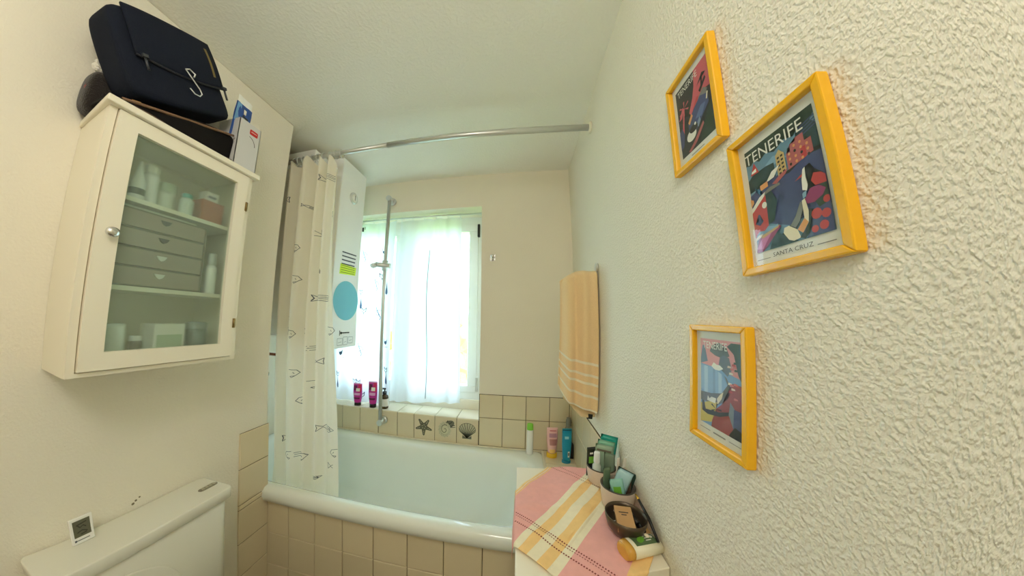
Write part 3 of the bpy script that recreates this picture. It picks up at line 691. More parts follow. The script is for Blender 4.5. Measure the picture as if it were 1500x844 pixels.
B = nb(); prism(B, [(.300, 1.185, .972), (.328, 1.185, .968), (.326, 1.185, .948), (.303, 1.185, .950)], (0, .003, 0)); obj('loop_tag', B, M_black, tw, label='black cloth tag')
th_ = thing('towel_hook', 'small steel hook holding the peach towel on the right wall', 'hook', (.34, 1.165, 1.56))
B = nb(); tube(B, [(.3445, 1.162, 1.606), (.336, 1.162, 1.606)], .019, 14); tube(B, [(.341, 1.165, 1.60), (.338, 1.165, 1.57), (.330, 1.167, 1.553), (.320, 1.169, 1.556), (.316, 1.17, 1.575)], .0035, 8); obj('hook_body', B, M_steel, th_)

# ------------------------------------------------------------------ pictures on the right wall
def picture(label, yl, yr, z0, z1, tilt, art):
    """yl: far (left in view) edge, yr: near edge; x is the wall"""
    yc, zc = (yl + yr) / 2, (z0 + z1) / 2; w, h = yl - yr, z1 - z0
    t = thing('picture_frame', label, 'picture', (XR - .001, yc, zc), None, rot=(tilt, 0, 0))
    D = .014; f = .0105
    def bar(nm, a, b, c, d):    # mitred bar from polygon (y, z)
        B = nb(); prism(B, [(-D, *p) for p in (a, b, c, d)], (D, 0, 0)); return obj(nm, B, M_yellow, t, bevel=.0018)
    o = [(w / 2, -h / 2), (-w / 2, -h / 2), (-w / 2, h / 2), (w / 2, h / 2)]; i = [(w / 2 - f, -h / 2 + f), (-w / 2 + f, -h / 2 + f), (-w / 2 + f, h / 2 - f), (w / 2 - f, h / 2 - f)]
    for k in range(4): bar('frame_bar', o[k], o[(k + 1) % 4], i[(k + 1) % 4], i[k])
    B = nb(); box(B, (-.005, -w / 2 + f * .6, -h / 2 + f * .6), (-.001, w / 2 - f * .6, h / 2 - f * .6)); mt = obj('mount', B, mat('mount_board', (226, 228, 220), .8), t)
    iw, ih = w - 2 * f, h - 2 * f
    mu, mv0, mv1 = .085 * iw, .105 * ih, .075 * ih
    pw, ph = iw - 2 * mu, ih - mv0 - mv1
    def P(u, v, k=0): return Vector((-.0052 - .00002 * k, iw / 2 - mu - u * pw, -ih / 2 + mv0 + v * ph))
    B = nb(); mats = []; mi = {}
    k = 0
    for col, pts in art['polys']:
        if col not in mi: mi[col] = len(mats); mats.append(mat('print_%02x%02x%02x' % col, col, .55))
        k += 1
        n = len(pts); cxp, cyp = sum(p[0] for p in pts) / n, sum(p[1] for p in pts) / n
        f_ = B.faces.new([B.verts.new(P(max(-.02, min(1, u)), max(-.1, min(1, v)), k)) for u, v in pts]); f_.material_index = mi[col]
    bmesh.ops.triangulate(B, faces=B.faces[:])
    po = obj('poster_print', B, mats, t)
    for s, u, v, size, col, sx in art['texts']:
        p = P(u, v, k + 3); m = mat('print_%02x%02x%02x' % col, col, .55)
        text(s, size * ph, m, po, plane_mtx(p, (0, -1, 0), (0, 0, 1)), sx=sx)
    B = nb(); box(B, (-.0095, -w / 2 + f * .8, -h / 2 + f * .8), (-.0083, w / 2 - f * .8, h / 2 - f * .8)); obj('glass', B, M_picglass, t)
    return t
def circ(cx, cy, r, n=16, ry=None, t0=0, t1=2 * PI): ry = ry or r; return [(cx + r * math.cos(t0 + (t1 - t0) * k / n), cy + ry * math.sin(t0 + (t1 - t0) * k / n)) for k in range(n if t1 - t0 > 6.2 else n + 1)]
DG, SKY, NAVY, PINKB, ORNG, CREAM, RED, WHITE, BLACK, TEAL, MAG, GREY, LBL = (40, 62, 50), (104, 144, 168), (66, 76, 120), (178, 96, 96), (222, 158, 96), (232, 222, 190), (190, 62, 62), (236, 236, 226), (26, 30, 36), (34, 64, 66), (150, 54, 104), (126, 128, 122), (130, 170, 196)
art2 = [(SKY, [(0, 0), (1, 0), (1, 1), (0, 1)]), (DG, [(0, .86), (.08, .84), (.14, .87), (.22, .83), (.33, .87), (.45, .83), (.6, .88), (.72, .85), (.84, .91), (.93, .88), (1, .93), (1, 1), (0, 1)])]
art2 += [(LBL, [(.3, .76), (.42, .80), (.55, .77), (.6, .72), (.3, .72)]), (TEAL, [(0, .70), (.08, .74), (.2, .73), (.3, .75), (.42, .74), (.42, .60), (0, .58)]), (RED, [(.05, .74), (.13, .85), (.19, .74)]), (WHITE, [(.08, .775), (.15, .79), (.15, .755), (.07, .755)])]
art2 += [(TEAL, [(.75, .56), (.75, .86), (.93, .90), (1, .84), (1, .56)])]
for k in range(4): art2.append((NAVY, [(.80, .80 + k * .025), (1, .83 + k * .025), (1, .84 + k * .025), (.80, .81 + k * .025)]))
art2 += [(NAVY, [(0, .30), (0, .55), (.3, .62), (.6, .60), (.8, .64), (1, .62), (1, .2), (.5, .15)]), (BLACK, [(.5, .585), (.9, .665), (1, .655), (1, .63), (.8, .63), (.6, .575)])]
art2 += [(PINKB, [(.60, .60), (.60, .74), (.66, .74), (.66, .80), (.74, .80), (.74, .83), (.84, .83), (.84, .76), (.92, .76), (.92, .64)]), (RED, [(.78, .62), (.78, .72), (.84, .72), (.84, .63)])]
for r in range(4):
    for c in range(4): art2.append((ORNG if (r + c) % 3 else BLACK, circ(.64 + c * .075, .635 + r * .045, .016, 8, .013)))
art2 += [((196, 170, 110), [(.46, .585), (.46, .78), (.49, .80), (.52, .82), (.55, .79), (.58, .77), (.58, .60)])]
for r in range(5): art2.append((BLACK, [(.48, .60 + r * .035), (.51, .603 + r * .035), (.51, .62 + r * .035), (.48, .617 + r * .035)])); art2.append((BLACK, [(.53, .605 + r * .035), (.56, .608 + r * .035), (.56, .625 + r * .035), (.53, .622 + r * .035)]))
art2 += [(PINKB, [(.36, .56), (.48, .60), (.60, .62), (.56, .585), (.42, .54)]), (WHITE, [(.28, .60), (.38, .67), (.50, .69), (.40, .61)]), (ORNG, [(.18, .55), (.18, .60), (.30, .61), (.30, .56)]), ((60, 130, 170), [(.10, .60), (.15, .56), (.12, .555), (.19, .50), (.16, .545), (.2, .55)])]
art2 += [(ORNG, [(0, .44), (.05, .47), (.05, .50), (0, .52)]), (GREY, [(.0, .42), (.14, .50), (.32, .545), (.46, .54), (.47, .52), (.33, .51), (.2, .44), (.05, .38)]), (WHITE, [(0, .42), (.14, .50), (.24, .525), (.22, .49), (.10, .42), (0, .37)]), (RED, [(0, .38), (.1, .43), (.24, .50), (.26, .30), (.22, .2), (0, .14)]), (TEAL, [(.24, .50), (.33, .51), (.40, .40), (.32, .24), (.23, .22)]), (WHITE, circ(.205, .41, .038, 12, .03)), (NAVY, [(.03, .27), (.1, .24), (.16, .27), (.13, .28), (.115, .345), (.09, .345), (.085, .28)])]
art2 += [((58, 72, 112), circ(.44, .40, .05, 14, .035)), (BLACK, [(.36, .08), (.55, .16), (.70, .30), (.74, .26), (.62, .12), (.5, .02)]), (TEAL, [(.2, .0), (.3, .14), (.5, .05), (.6, .0)]), (MAG, [(0, .02), (.05, .12), (.36, .19), (.40, .17), (.18, .04), (.1, 0), (0, 0)]), ((200, 120, 170), [(0, .03), (.1, .12), (.25, .14), (.1, .02)]), ((196, 160, 110), [(.08, .14), (.38, .185), (.36, .165), (.12, .115)]), (LBL, [(.02, .155), (.08, .19), (.16, .18), (.22, .21), (.32, .19), (.36, .2), (.36, .18), (.02, .14)]), (WHITE, [(0, .13), (.06, .155), (.13, .16), (.1, .135), (0, .11)])]
art2 += [(GREY, [(.52, .14), (.60, .2), (.68, .3), (.72, .27), (.64, .15), (.58, .11)]), (CREAM, [(.42, .10), (.44, .14), (.50, .145), (.60, .09), (.63, .02), (.54, .01), (.48, .03)]), (ORNG, [(.60, .09), (.70, .16), (.74, .12), (.66, .05)]), (CREAM, [(.70, .18), (.70, .30), (.74, .31), (.76, .2), (.74, .12), (.70, .16)]), (BLACK, [(.62, .02), (.66, .05), (.75, .12), (.76, .22), (.83, .2), (.76, .05), (.68, 0)])]
art2 += [(NAVY, [(.76, .06), (.82, .22), (1, .26), (1, .0), (.7, 0)]), (DG, [(.83, .28), (.9, .36), (1, .38), (1, .22), (.88, .2)])]
for x, y, r in ((.84, .16, .06), (.94, .14, .05), (.90, .06, .05), (.80, .05, .04), (.97, .24, .04)): art2.append((RED, circ(x, y, r, 10, r * .7)))
art2 += [(MAG, [(.74, .30), (.82, .37), (.92, .36), (.98, .32), (.94, .28), (.84, .25), (.76, .26)]), (LBL, [(.72, .35), (.78, .38), (.76, .32), (.72, .31)]), (BLACK, [(.74, .36), (.76, .46), (.80, .55), (.86, .56), (.90, .50), (.98, .44), (1, .38), (.88, .37)]), (WHITE, [(.73, .38), (.74, .46), (.77, .54), (.80, .55), (.79, .48), (.80, .40), (.78, .36)]), (RED, [(.84, .42), (.88, .47), (.96, .45), (1, .42), (1, .36), (.88, .37)]), (RED, [(.66, .475), (.73, .50), (.76, .505), (.75, .485)])]
A2 = dict(polys=art2, texts=[('TENERIFE', .44, .895, .150, WHITE, .84), ('SANTA CRUZ', .5, -.058, .052, (70, 70, 66), 1.0), ('TYPOGRAPHIC TRAVEL PRINT', .14, -.055, .017, (120, 120, 116), 1.0), ('PRINTED ON PAPER', .86, -.055, .017, (120, 120, 116), 1.0)])
A2['texts'] = A2['texts'][:2]
bars2 = [((128, 128, 122), [(.0, -.075), (.20, -.075), (.20, -.069), (.0, -.069)]), ((110, 110, 106), [(.80, -.075), (1, -.075), (1, -.069), (.80, -.069)])]
art2 += bars2
PK, DK, RD2 = (206, 92, 104), (34, 38, 42), (196, 60, 62)
art1 = [(DK, [(0, 0), (1, 0), (1, 1), (0, 1)]), (PK, [(.62, 1), (1, 1), (1, .58), (.8, .62), (.6, .5), (.46, .42), (.36, .52), (.50, .66), (.58, .8)]), (RD2, [(.40, .46), (.62, .62), (.74, .58), (.6, .48)]), (PK, [(.02, .56), (.18, .70), (.22, .66), (.12, .56)])]
for k in range(6): 
    a = k * PI / 3 + .3; art1.append((PK, [(.22, .66), (.22 + .17 * math.cos(a), .66 + .10 * math.sin(a)), (.22 + .17 * math.cos(a + .25), .66 + .10 * math.sin(a + .25))]))
art1 += [(PK, [(.20, .66), (.12, .42), (.10, .3), (.15, .3), (.17, .42), (.24, .66)]), (GREY, [(.66, .58), (.82, .64), (.92, .58), (.86, .50), (.7, .5)]), (NAVY, [(.30, .40), (.52, .52), (.72, .58), (.90, .52), (.92, .40), (.7, .30), (.5, .2), (.30, .16)]), ((92, 112, 156), [(.52, .36), (.7, .46), (.84, .44), (.7, .32)]), (ORNG, [(.30, .40), (.42, .48), (.46, .44), (.34, .36)]), ((128, 150, 172), [(.54, .28), (.64, .34), (.66, .28), (.58, .22)]), (WHITE, circ(.36, .205, .15, 16, .075)), (BLACK, circ(.44, .27, .13, 14, .05)), (WHITE, circ(.5, .31, .03, 8, .02)), (PINKB, [(.22, .02), (.44, .10), (.72, .24), (.74, .2), (.5, .06), (.3, 0)]), (DG, [(.6, .0), (.68, .14), (.84, .30), (1, .40), (1, .0)]), (NAVY, [(0, .38), (.1, .42), (.16, .3), (.1, .16), (0, .12)]), (BLACK, [(.76, .66), (.80, .80), (.84, .80), (.80, .66)]), (BLACK, [(.66, .74), (.84, .84), (.94, .80), (.84, .78)]), (BLACK, [(.70, .66), (.9, .76), (.92, .72), (.74, .62)]), (CREAM, [(.86, .46), (.9, .54), (.93, .53), (.89, .45)])]
art1 += [((140, 140, 134), [(.30, -.062), (.68, -.062), (.68, -.05), (.30, -.05)])]
A1 = dict(polys=art1, texts=[('TENERIFE', .40, .915, .12, WHITE, .78), ('LA LAGUNA', .5, -.058, .045, (70, 70, 66), 1.0)])
A1['texts'] = A1['texts'][:1]
art3 = [((120, 160, 204), [(0, 0), (1, 0), (1, 1), (0, 1)]), ((220, 150, 150), [(0, .70), (0, 1), (1, 1), (1, .62), (.5, .68)]), ((90, 110, 130), [(.0, .76), (.06, .92), (.12, .92), (.16, .80), (.2, .74), (0, .70)]), ((74, 84, 80), [(.26, .86), (.32, .93), (.5, .97), (.68, .93), (.75, .84), (.6, .80), (.4, .82)]), ((96, 104, 116), [(.48, .70), (.52, .80), (.6, .84), (.74, .82), (.80, .70), (.7, .62)]), (WHITE, [(.3, .69), (.36, .74), (.44, .72), (.52, .72), (.60, .69), (.5, .66), (.38, .66)]),
        ((140, 176, 214), [(0, .40), (0, .68), (.3, .68), (.56, .63), (.70, .52), (.66, .44), (.5, .38), (.2, .36)]), ((176, 204, 228), [(.10, .37), (.10, .68), (.2, .68), (.2, .37)]), ((120, 150, 190), [(.34, .38), (.34, .67), (.40, .66), (.40, .38)]), ((176, 204, 228), [(.48, .39), (.48, .645), (.56, .63), (.56, .41)]),
        ((96, 96, 104), [(.0, .36), (.30, .38), (.56, .42), (.70, .53), (.62, .62), (.68, .60), (.78, .50), (.68, .36), (.42, .26), (0, .26)]), ((150, 62, 60), [(.34, .18), (.56, .30), (.72, .40), (.80, .56), (1, .56), (1, 0), (.30, 0)]), ((206, 190, 106), [(.0, .0), (.0, .22), (.26, .28), (.46, .30), (.38, .16), (.30, .05)]), (CREAM, [(.44, .34), (.52, .40), (.60, .44), (.56, .36), (.46, .28)]),
        (BLACK, [(.04, .14), (.04, .26), (.10, .26), (.14, .17), (.5, .20), (.78, .26), (.76, .22), (.5, .15), (.2, .12)]), (WHITE, [(.18, .28), (.2, .34), (.26, .30), (.3, .34), (.42, .34), (.40, .28)]), ((120, 132, 146), [(.72, .22), (.76, .36), (.86, .30), (.88, .16), (.82, .10)]), (NAVY, [(.82, .06), (.84, .30), (1, .30), (1, .02)]), (BLACK, [(.74, .02), (.86, .12), (1, .10), (1, 0), (.74, 0)]), (DG, [(.70, .94), (.80, .98), (1, .98), (1, .60), (.94, .66), (.86, .86)])]
for k in range(5):
    a = k * 1.2; art3.append((BLACK, [(.42, .22), (.42 + .14 * math.cos(a), .22 + .07 * math.sin(a)), (.42 + .14 * math.cos(a + .3), .22 + .07 * math.sin(a + .3))]))
for k in range(14):
    x, z = .70 + .27 * random.random(), .34 + .46 * random.random(); c = random.choice([WHITE, RED, (210, 110, 110), DG, (226, 206, 190)]); art3.append((c, [(x, z), (x + .09, z + .005), (x + .08, z + .022), (x + .01, z + .025)]))
art3 += [((140, 140, 134), [(.36, -.064), (.66, -.064), (.66, -.048), (.36, -.048)]), ((150, 150, 146), [(0, -.06), (.28, -.06), (.28, -.052), (0, -.052)]), ((150, 150, 146), [(.74, -.06), (1, -.06), (1, -.052), (.74, -.052)])]
A3 = dict(polys=art3, texts=[('TENERIFE', .40, .925, .12, WHITE, .74)])
p1 = picture('yellow-framed travel poster with pink and black art, highest and farthest of the three', .540, .408, 1.668, 1.871, .015, A1)
p2 = picture('yellow-framed travel poster of a harbour with a duck, nearest of the three', .404, .271, 1.438, 1.644, -.02, A2)
p3 = picture('yellow-framed travel poster of a beach road, lowest of the three on the wall', .534, .405, 1.160, 1.365, .02, A3)

# ------------------------------------------------------------------ small cabinet beside the wall with the cloth
ZTB = .830
tb = thing('side_cabinet', 'slim white cabinet standing between the tub front and the right wall', 'cabinet', (.17, .76, 0))
TQ = [(.005, .507), (.343, .612), (.341, .998), (.005, .974)]
B = nb(); prism(B, [(x, y, ZTB - .022) for x, y in TQ], (0, 0, .022)); obj('cabinet_top', B, M_white, tb, bevel=.002)
TI = [(.012, .535), (.332, .634), (.332, .955), (.012, .955)]
B = nb(); prism(B, [(x, y, .06) for x, y in TI], (0, 0, ZTB - .022 - .06)); obj('body', B, M_white, tb, bevel=.002)
u_ = Vector((.320, .099, 0)).normalized(); n_ = Vector((u_.y, -u_.x, 0))
def fr(a, z): return Vector((.012, .535, 0)) + u_ * a + Vector((0, 0, z))
B = nb(); prism(B, [fr(.008, .07), fr(.327, .07), fr(.327, .79), fr(.008, .79)], n_ * .016); dd = obj('door', B, M_white, tb, bevel=.002)
B = nb(); lathe(B, [(.005, .016), (.005, .028), (.012, .034), (.012, .040), (0, .043)], fr(.29, .60), 14, axis=tuple(n_)); obj('knob', B, M_chrome, dd)
for x, y in ((.03, .56), (.315, .645), (.03, .935), (.315, .935)):
    B = nb(); tube(B, [(x, y, .0), (x, y, .062)], [.012, .016], 10); obj('leg', B, M_white, tb)
# the cloth: woven axes turned 36 degrees to the cabinet
cl = thing('table_cloth', 'pink, cream and orange striped cotton cloth lying askew on the white cabinet', 'cloth', (.13, .76, ZTB))
UU, VV = Vector((.592, .806)), Vector((.806, -.592))
def cl_pt(u, v, lift=0.0):
    p = UU * u + VV * v; x, y = p.x, p.y
    z = ZTB + .0022 + lift
    a = max(0, 1 - abs((u - .72) - .25 * (v + .36)) / .16)
    z += .0048 * (1 + math.sin(26 * u + 38 * v + .6)) * .5 * (1 if v < -.27 else .35) + .0030 * max(0, math.sin(44 * (u - .9 * v) + 1.0)) ** 2 * (1 if v < -.28 else .2)
    xl = .005
    if x < xl - .002: d = xl - .002 - x; x = xl - .0035 - .0015 * math.sin(30 * y) - .003 * min(1, d / .02); z = min(z, ZTB + .003) - d * .98
    yb = .974 + .0714 * (p.x - .005) - .0005
    if p.y > yb: d = p.y - yb; y = yb + .003 + .002 * min(1, d / .02); z = min(z, ZTB + .003) - d
    yn = .507 + .3107 * (p.x - .005)
    if p.y < yn: d = yn - p.y; y = yn - .003 - .003 * min(1, d / .03); z = min(z, ZTB + .003) - d
    return Vector((x, y, z))
V0, V1, U0, U1 = -.489, -.118, .497, .965
def cl_m(a, b):
    v = V0 + (V1 - V0) * b; u = U0 + (U1 - U0) * a
    if v < -.481 or -.474 > v > -.478: return 1
    if v < -.370: return 0
    if v < -.352: return 2
    if v < -.328: return 1
    if v < -.302: return 2
    if v < -.275: return 1
    if v < -.253: return 2
    if v < -.150: return 0
    if v < -.137: return 1
    return 1
def weave(name, c): return mat(name, c, .9, bump=.35, bscale=900, noise=.08, nscale=60, spec=.1)
M_cp, M_co, M_cc = weave('pink_cotton', (240, 178, 172)), weave('orange_cotton', (246, 206, 142)), weave('cream_cotton', (242, 232, 204))
B = nb(); grid(B, 120, 187, lambda a, b: cl_pt(U0 + (U1 - U0) * a, V0 + (V1 - V0) * b), mfn=cl_m); obj('weave', B, [M_cp, M_co, M_cc], cl, solid=.0012)
B = nb()
for u, n, w in ((.588, 62, .0028), (.581, 62, .0016), (.561, 62, .0028), (.866, 60, .002), (.884, 60, .002)):
    for k in range(n):
        v = V0 + (V1 - V0) * (k + .3) / n
        fill(B, [(u, v), (u + w * 1.3, v), (u + w * 1.3, v + .0032), (u, v + .0032)], lambda a, b: cl_pt(a, b, .0012))
obj('openwork_stitch', B, mat('maroon_thread', (140, 60, 56), .9), cl, kind='stuff')
B = nb()
for v in (-.4865, -.4795): 
    ribbon(B, [(U0 + (U1 - U0) * k / 60, v) for k in range(61)], .0022, lambda a, b: cl_pt(a, b, .0012))
obj('edge_stripe', B, M_cc, cl)

# stoneware pots with sachets
ZP = ZTB + .0075
M_stone = mat('stoneware', (214, 198, 184), .5, noise=.05, nscale=90); M_stonein = mat('stoneware_inside', (150, 140, 128), .6); M_rim = mat('dark_rim', (70, 66, 60), .5)
def pot(label, x, y, r, h):
    t = thing('plant_pot', label, 'pot', (x, y, ZP))
    B = nb(); lathe(B, [(0, 0), (r * .80, 0), (r * .86, .004), (r * .97, h * .6), (r, h - .003), (r * .995, h), (r * .95, h), (r * .93, h - .004), (r * .84, .008), (0, .007)], (x, y, ZP), 36, mis=[0, 0, 0, 0, 1, 1, 2, 2, 2]); obj('pot_body', B, [M_stone, M_rim, M_stonein], t); return t
pot('small cream stoneware pot farther back on the cloth, full of sachets', .284, .912, .046, .054)
pot('small cream stoneware pot nearer the wall bowl, with blue-green sachets', .2945, .792, .047, .064)
def sachet(name, label, base, w, h, lean, rz, m, tilt=0, mark=None, cat='sachet', group=None):
    """flat foil packet; base centre point, lean about its foot"""
    t = thing(name, label, cat, base, group, rot=(lean, tilt, rz))
    B = nb()
    def f(a, b, sgn):
        th = .0042 * (math.sin(PI * a) ** .6) * (math.sin(PI * min(1, max(0, b))) ** .6); return Vector(((a - .5) * w, sgn * th, b * h))
    grid(B, 9, 11, lambda a, b: f(a, b, -1)); grid(B, 9, 11, lambda a, b: f(a, b, 1)); bmesh.ops.remove_doubles(B, verts=B.verts[:], dist=1e-5); obj('foil', B, m, t)
    for nm, mm, a0, a1, b0, b1 in (mark or []):
        B = nb(); grid(B, 7, 7, lambda a, b: f(a0 + (a1 - a0) * a, b0 + (b1 - b0) * b, -1) - Vector((0, .0006, 0))); obj(nm, B, mm, t)
    return t
M_gr = mat('leaf_print', (120, 190, 70), .4)
sachet('sachet', 'black sachet with a green leaf at the far left of the back pot', (.252, .923, ZP + .012), .030, .098, .02, .3, mat('black_foil', (34, 38, 34), .3), mark=[('leaf_mark', M_gr, .2, .85, .45, .68), ('label_print', M_paper, .3, .7, .76, .82)])
t = thing('mist_bottle', 'tiny clear spray bottle in front of the back pot sachets', 'bottle', (.264, .893, ZP + .010))
B = nb(); lathe(B, [(0, 0), (.013, 0), (.0135, .002), (.0135, .052), (.009, .058), (.009, .062), (0, .062)], (.264, .893, ZP + .012), 18); obj('bottle_body', B, mat('milky_plastic', (196, 208, 200), .2), t)
B = nb(); lathe(B, [(.010, .062), (.0105, .064), (.0095, .092), (.008, .096), (0, .097)], (.264, .893, ZP + .012), 16); obj('cap', B, mat('translucent_cap', (222, 228, 230), .15), t)
sachet('sachet', 'pale sage sachet with brown header behind the mist bottle', (.285, .914, ZP + .010), .056, .112, -.03, -.25, mat('sage_foil', (150, 176, 152), .35), tilt=.08, mark=[('label_print', mat('brown_print', (110, 104, 88), .5), .1, .9, .80, .86)])
sachet('sachet', 'light green sachet between the sage and teal ones', (.292, .928, ZP + .010), .054, .122, -.02, -.28, mat('mint_foil', (128, 186, 158), .35), tilt=.10, mark=[('label_print', M_paper, .2, .5, .78, .82)])
sachet('sachet', 'bright teal sachet, tallest in the back pot', (.302, .942, ZP + .010), .054, .135, -.02, -.3, mat('teal_foil', (30, 156, 142), .35), tilt=.12, mark=[('label_print', mat('deep_teal', (20, 110, 110), .5), .15, .8, .55, .7)])
sachet('sachet', 'grey-green sachet against the wall side of the back pot', (.306, .900, ZP + .010), .034, .092, .0, -.6, mat('greygreen_foil', (116, 136, 116), .4))
sachet('sachet', 'pale blue sachet leaning at the front of the near pot', (.284, .793, ZP + .010), .040, .106, .03, -.35, mat('paleblue_foil', (176, 214, 222), .3), tilt=.30, mark=[('leaf_mark', M_gr, .1, .6, .35, .5)])
sachet('sachet', 'sea-green sachet with leaf mark at the front of the near pot', (.299, .772, ZP + .010), .036, .085, .08, -.2, mat('seagreen_foil', (150, 206, 196), .3), tilt=-.22, mark=[('leaf_mark', M_gr, .2, .75, .35, .75)])
sachet('sachet', 'narrow olive sachet at the left of the near pot', (.268, .806, ZP + .010), .026, .094, .0, .4, mat('olive_foil', (96, 118, 92), .4))
sachet('sachet', 'dark green sachet at the back of the near pot', (.302, .808, ZP + .010), .050, .092, -.1, -.5, mat('darkgreen_foil', (30, 62, 50), .35), tilt=.25)
sachet('sachet', 'brown sachet leaning to the wall in the near pot', (.3135, .795, ZP + .010), .044, .080, .0, -1.0, mat('brown_foil', (88, 70, 56), .4))
for k, (dx, lab) in enumerate(((0, 'white emery stick standing in the near pot, left of its pair'), (.010, 'white emery stick standing in the near pot, right of its pair'))):
    t = thing('emery_stick', lab, 'nail file', (.302 + dx, .822, ZP + .01), 'emery sticks in the near pot', rot=(-.06, .10 + .12 * k, .4))
    B = nb(); box(B, (-.005, -.0008, 0), (.005, .0008, .112), bev=.0006); obj('stick', B, mat('emery_white', (222, 214, 200), .7), t)
# bowl
bw = thing('bowl', 'dark brown metal bowl on the cloth beside the right wall', 'bowl', (.278, .690, ZP))
B = nb(); lathe(B, [(0, 0), (.022, 0), (.030, .004), (.042, .020), (.0475, .040), (.0485, .050), (.0468, .050), (.0455, .040), (.040, .021), (.028, .006), (0, .004)], (.278, .690, ZP), 40); obj('bowl_body', B, mat('bronze_bowl', (92, 80, 66), .35, metal=.6, noise=.2, nscale=60), bw)
M_kraft = mat('kraft_card', (186, 144, 96), .7, noise=.05, nscale=40)
t = thing('soap_box', 'small kraft cardboard box lying in the dark bowl', 'box', (.273, .683, ZP + .034), rot=(math.radians(12), math.radians(-4), -.18))
B = nb(); box(B, (-.020, -.031, 0), (.020, .031, .016), bev=.0008); bo_ = obj('carton', B, M_kraft, t)
ORG[bo_.name] = Vector((0, 0, 0))
B = nb()
for w_, y_ in ((.011, .012), (.006, .005)): ribbon(B, [(-w_, y_), (w_, y_)], .0028, lambda x, y: Vector((x, y, .0163)))
obj('carton_print', B, M_dark, bo_)
for k, (x, y, z, lab) in enumerate(((.2505, .693, .026, 'white cotton bud tip at the left inside the bowl'), (.249, .676, .024, 'cotton bud tip nearest the left rim of the bowl'), (.302, .660, .028, 'cotton bud at the front right of the bowl'), (.274, .718, .029, 'cotton bud behind the kraft box in the bowl'))):
    t = thing('cotton_bud', lab, 'cotton bud', (x, y, ZP + z), 'cotton buds in the bowl', rot=(.2, .15, [.4, 1.2, -.6, 2.2][k]))
    B = nb(); tube(B, [(-.012, 0, .0), (.012, 0, .002)], .0012, 6); obj('stem', B, M_paper, t)
    B = nb(); lathe(B, [(0, -.006), (.003, -.004), (.0042, 0), (.003, .004), (0, .006)], (.012, 0, .002), 10, axis=(1, 0, 0)); obj('tip', B, mat('cotton', (238, 226, 200), .95), t)
t = thing('mascara', 'short black mascara tube lying in the bowl right of the kraft box', 'cosmetic', (.302, .682, ZP + .036), rot=(math.radians(96), 0, .2))
B = nb(); tube(B, [(0, 0, -.024), (0, 0, .006)], .0065, 14); obj('barrel', B, M_black, t)
B = nb(); tube(B, [(0, 0, .006), (0, 0, .026)], .0060, 14); obj('cap', B, mat('dark_gloss', (30, 30, 34), .15), t)
t = thing('makeup_brush', 'long black brush with gold tip resting across the bowl rim', 'brush', (.325, .69, ZP + .05))
B = nb(); tube(B, [(.3235, .726, ZP + .066), (.3285, .68, ZP + .050), (.332, .640, ZP + .024)], [.003, .0038, .003], 10); obj('handle', B, M_black, t)
B = nb(); tube(B, [(.3228, .742, ZP + .069), (.3235, .725, ZP + .0658)], [.0024, .0034], 10); obj('ferrule', B, mat('gold', (214, 170, 74), .3, metal=.9), t)
# deodorant lying at the cabinet's near corner
t = thing('deodorant', 'white deodorant tube with amber cap lying at the cabinet corner', 'bottle', (.292, .640, ZTB + .0035), rot=(0, 0, math.radians(20)))
def stad(B, x0, x1, w0, w1, h0, h1, n=20):
    R = [[B.verts.new((x, w / 2 * math.copysign(abs(math.cos(a)) ** .75, math.cos(a)), h / 2 + .0 + h / 2 * math.copysign(abs(math.sin(a)) ** .75, math.sin(a)) + (.0))) for a in [2 * PI * k / n for k in range(n)]] for x, w, h in ((x0, w0, h0), (x0 + (x1 - x0) * .5, (w0 + w1) / 2 * 1.01, (h0 + h1) / 2), (x1, w1, h1))]
    for a, b in zip(R, R[1:]):
        for k in range(n): B.faces.new((a[k], a[(k + 1) % n], b[(k + 1) % n], b[k])).smooth = True
    B.faces.new(R[0][::-1]); B.faces.new(R[-1])
B = nb(); stad(B, -.030, .046, .044, .042, .030, .027); stad(B, .046, .051, .042, .034, .027, .020); obj('bottle_body', B, mat('ivory_plastic', (238, 232, 206), .3), t)
B = nb(); stad(B, -.045, -.0305, .040, .045, .028, .031); stad(B, -.048, -.045, .035, .040, .022, .028); obj('cap', B, mat('amber_plastic', (214, 160, 70), .25), t)
B = nb(); grid(B, 8, 6, lambda a, b: Vector((-.020 + .060 * a, -.012 + .026 * b, .0305 - .0022 * a + .0004 - 1.2 * (-.012 + .026 * b) ** 2 * 12))); lb = obj('green_label', B, mat('label_green', (88, 112, 74), .45), t)
B = nb(); fill(B, ell(.001, .001, .012, .007, 16, rot=.5), lambda x, y: Vector((x, y, .0317 - .0392 * (x + .016) - 14.4 * y * y))); fill(B, ell(.031, .004, .0045, .0045, 12), lambda x, y: Vector((x, y, .0317 - .0392 * (x + .016) - 14.4 * y * y)), 1); obj('leaf_mark', B, [mat('leaf_bright', (110, 176, 60), .4), M_paper], t)
B = nb()
for k in range(3): ribbon(B, [(.012, .008 - k * .006), (.026, .008 - k * .006)], .002, lambda x, y: Vector((x, y, .0318 - .0392 * (x + .016) - 14.4 * y * y)))
obj('label_print', B, M_paper, t)

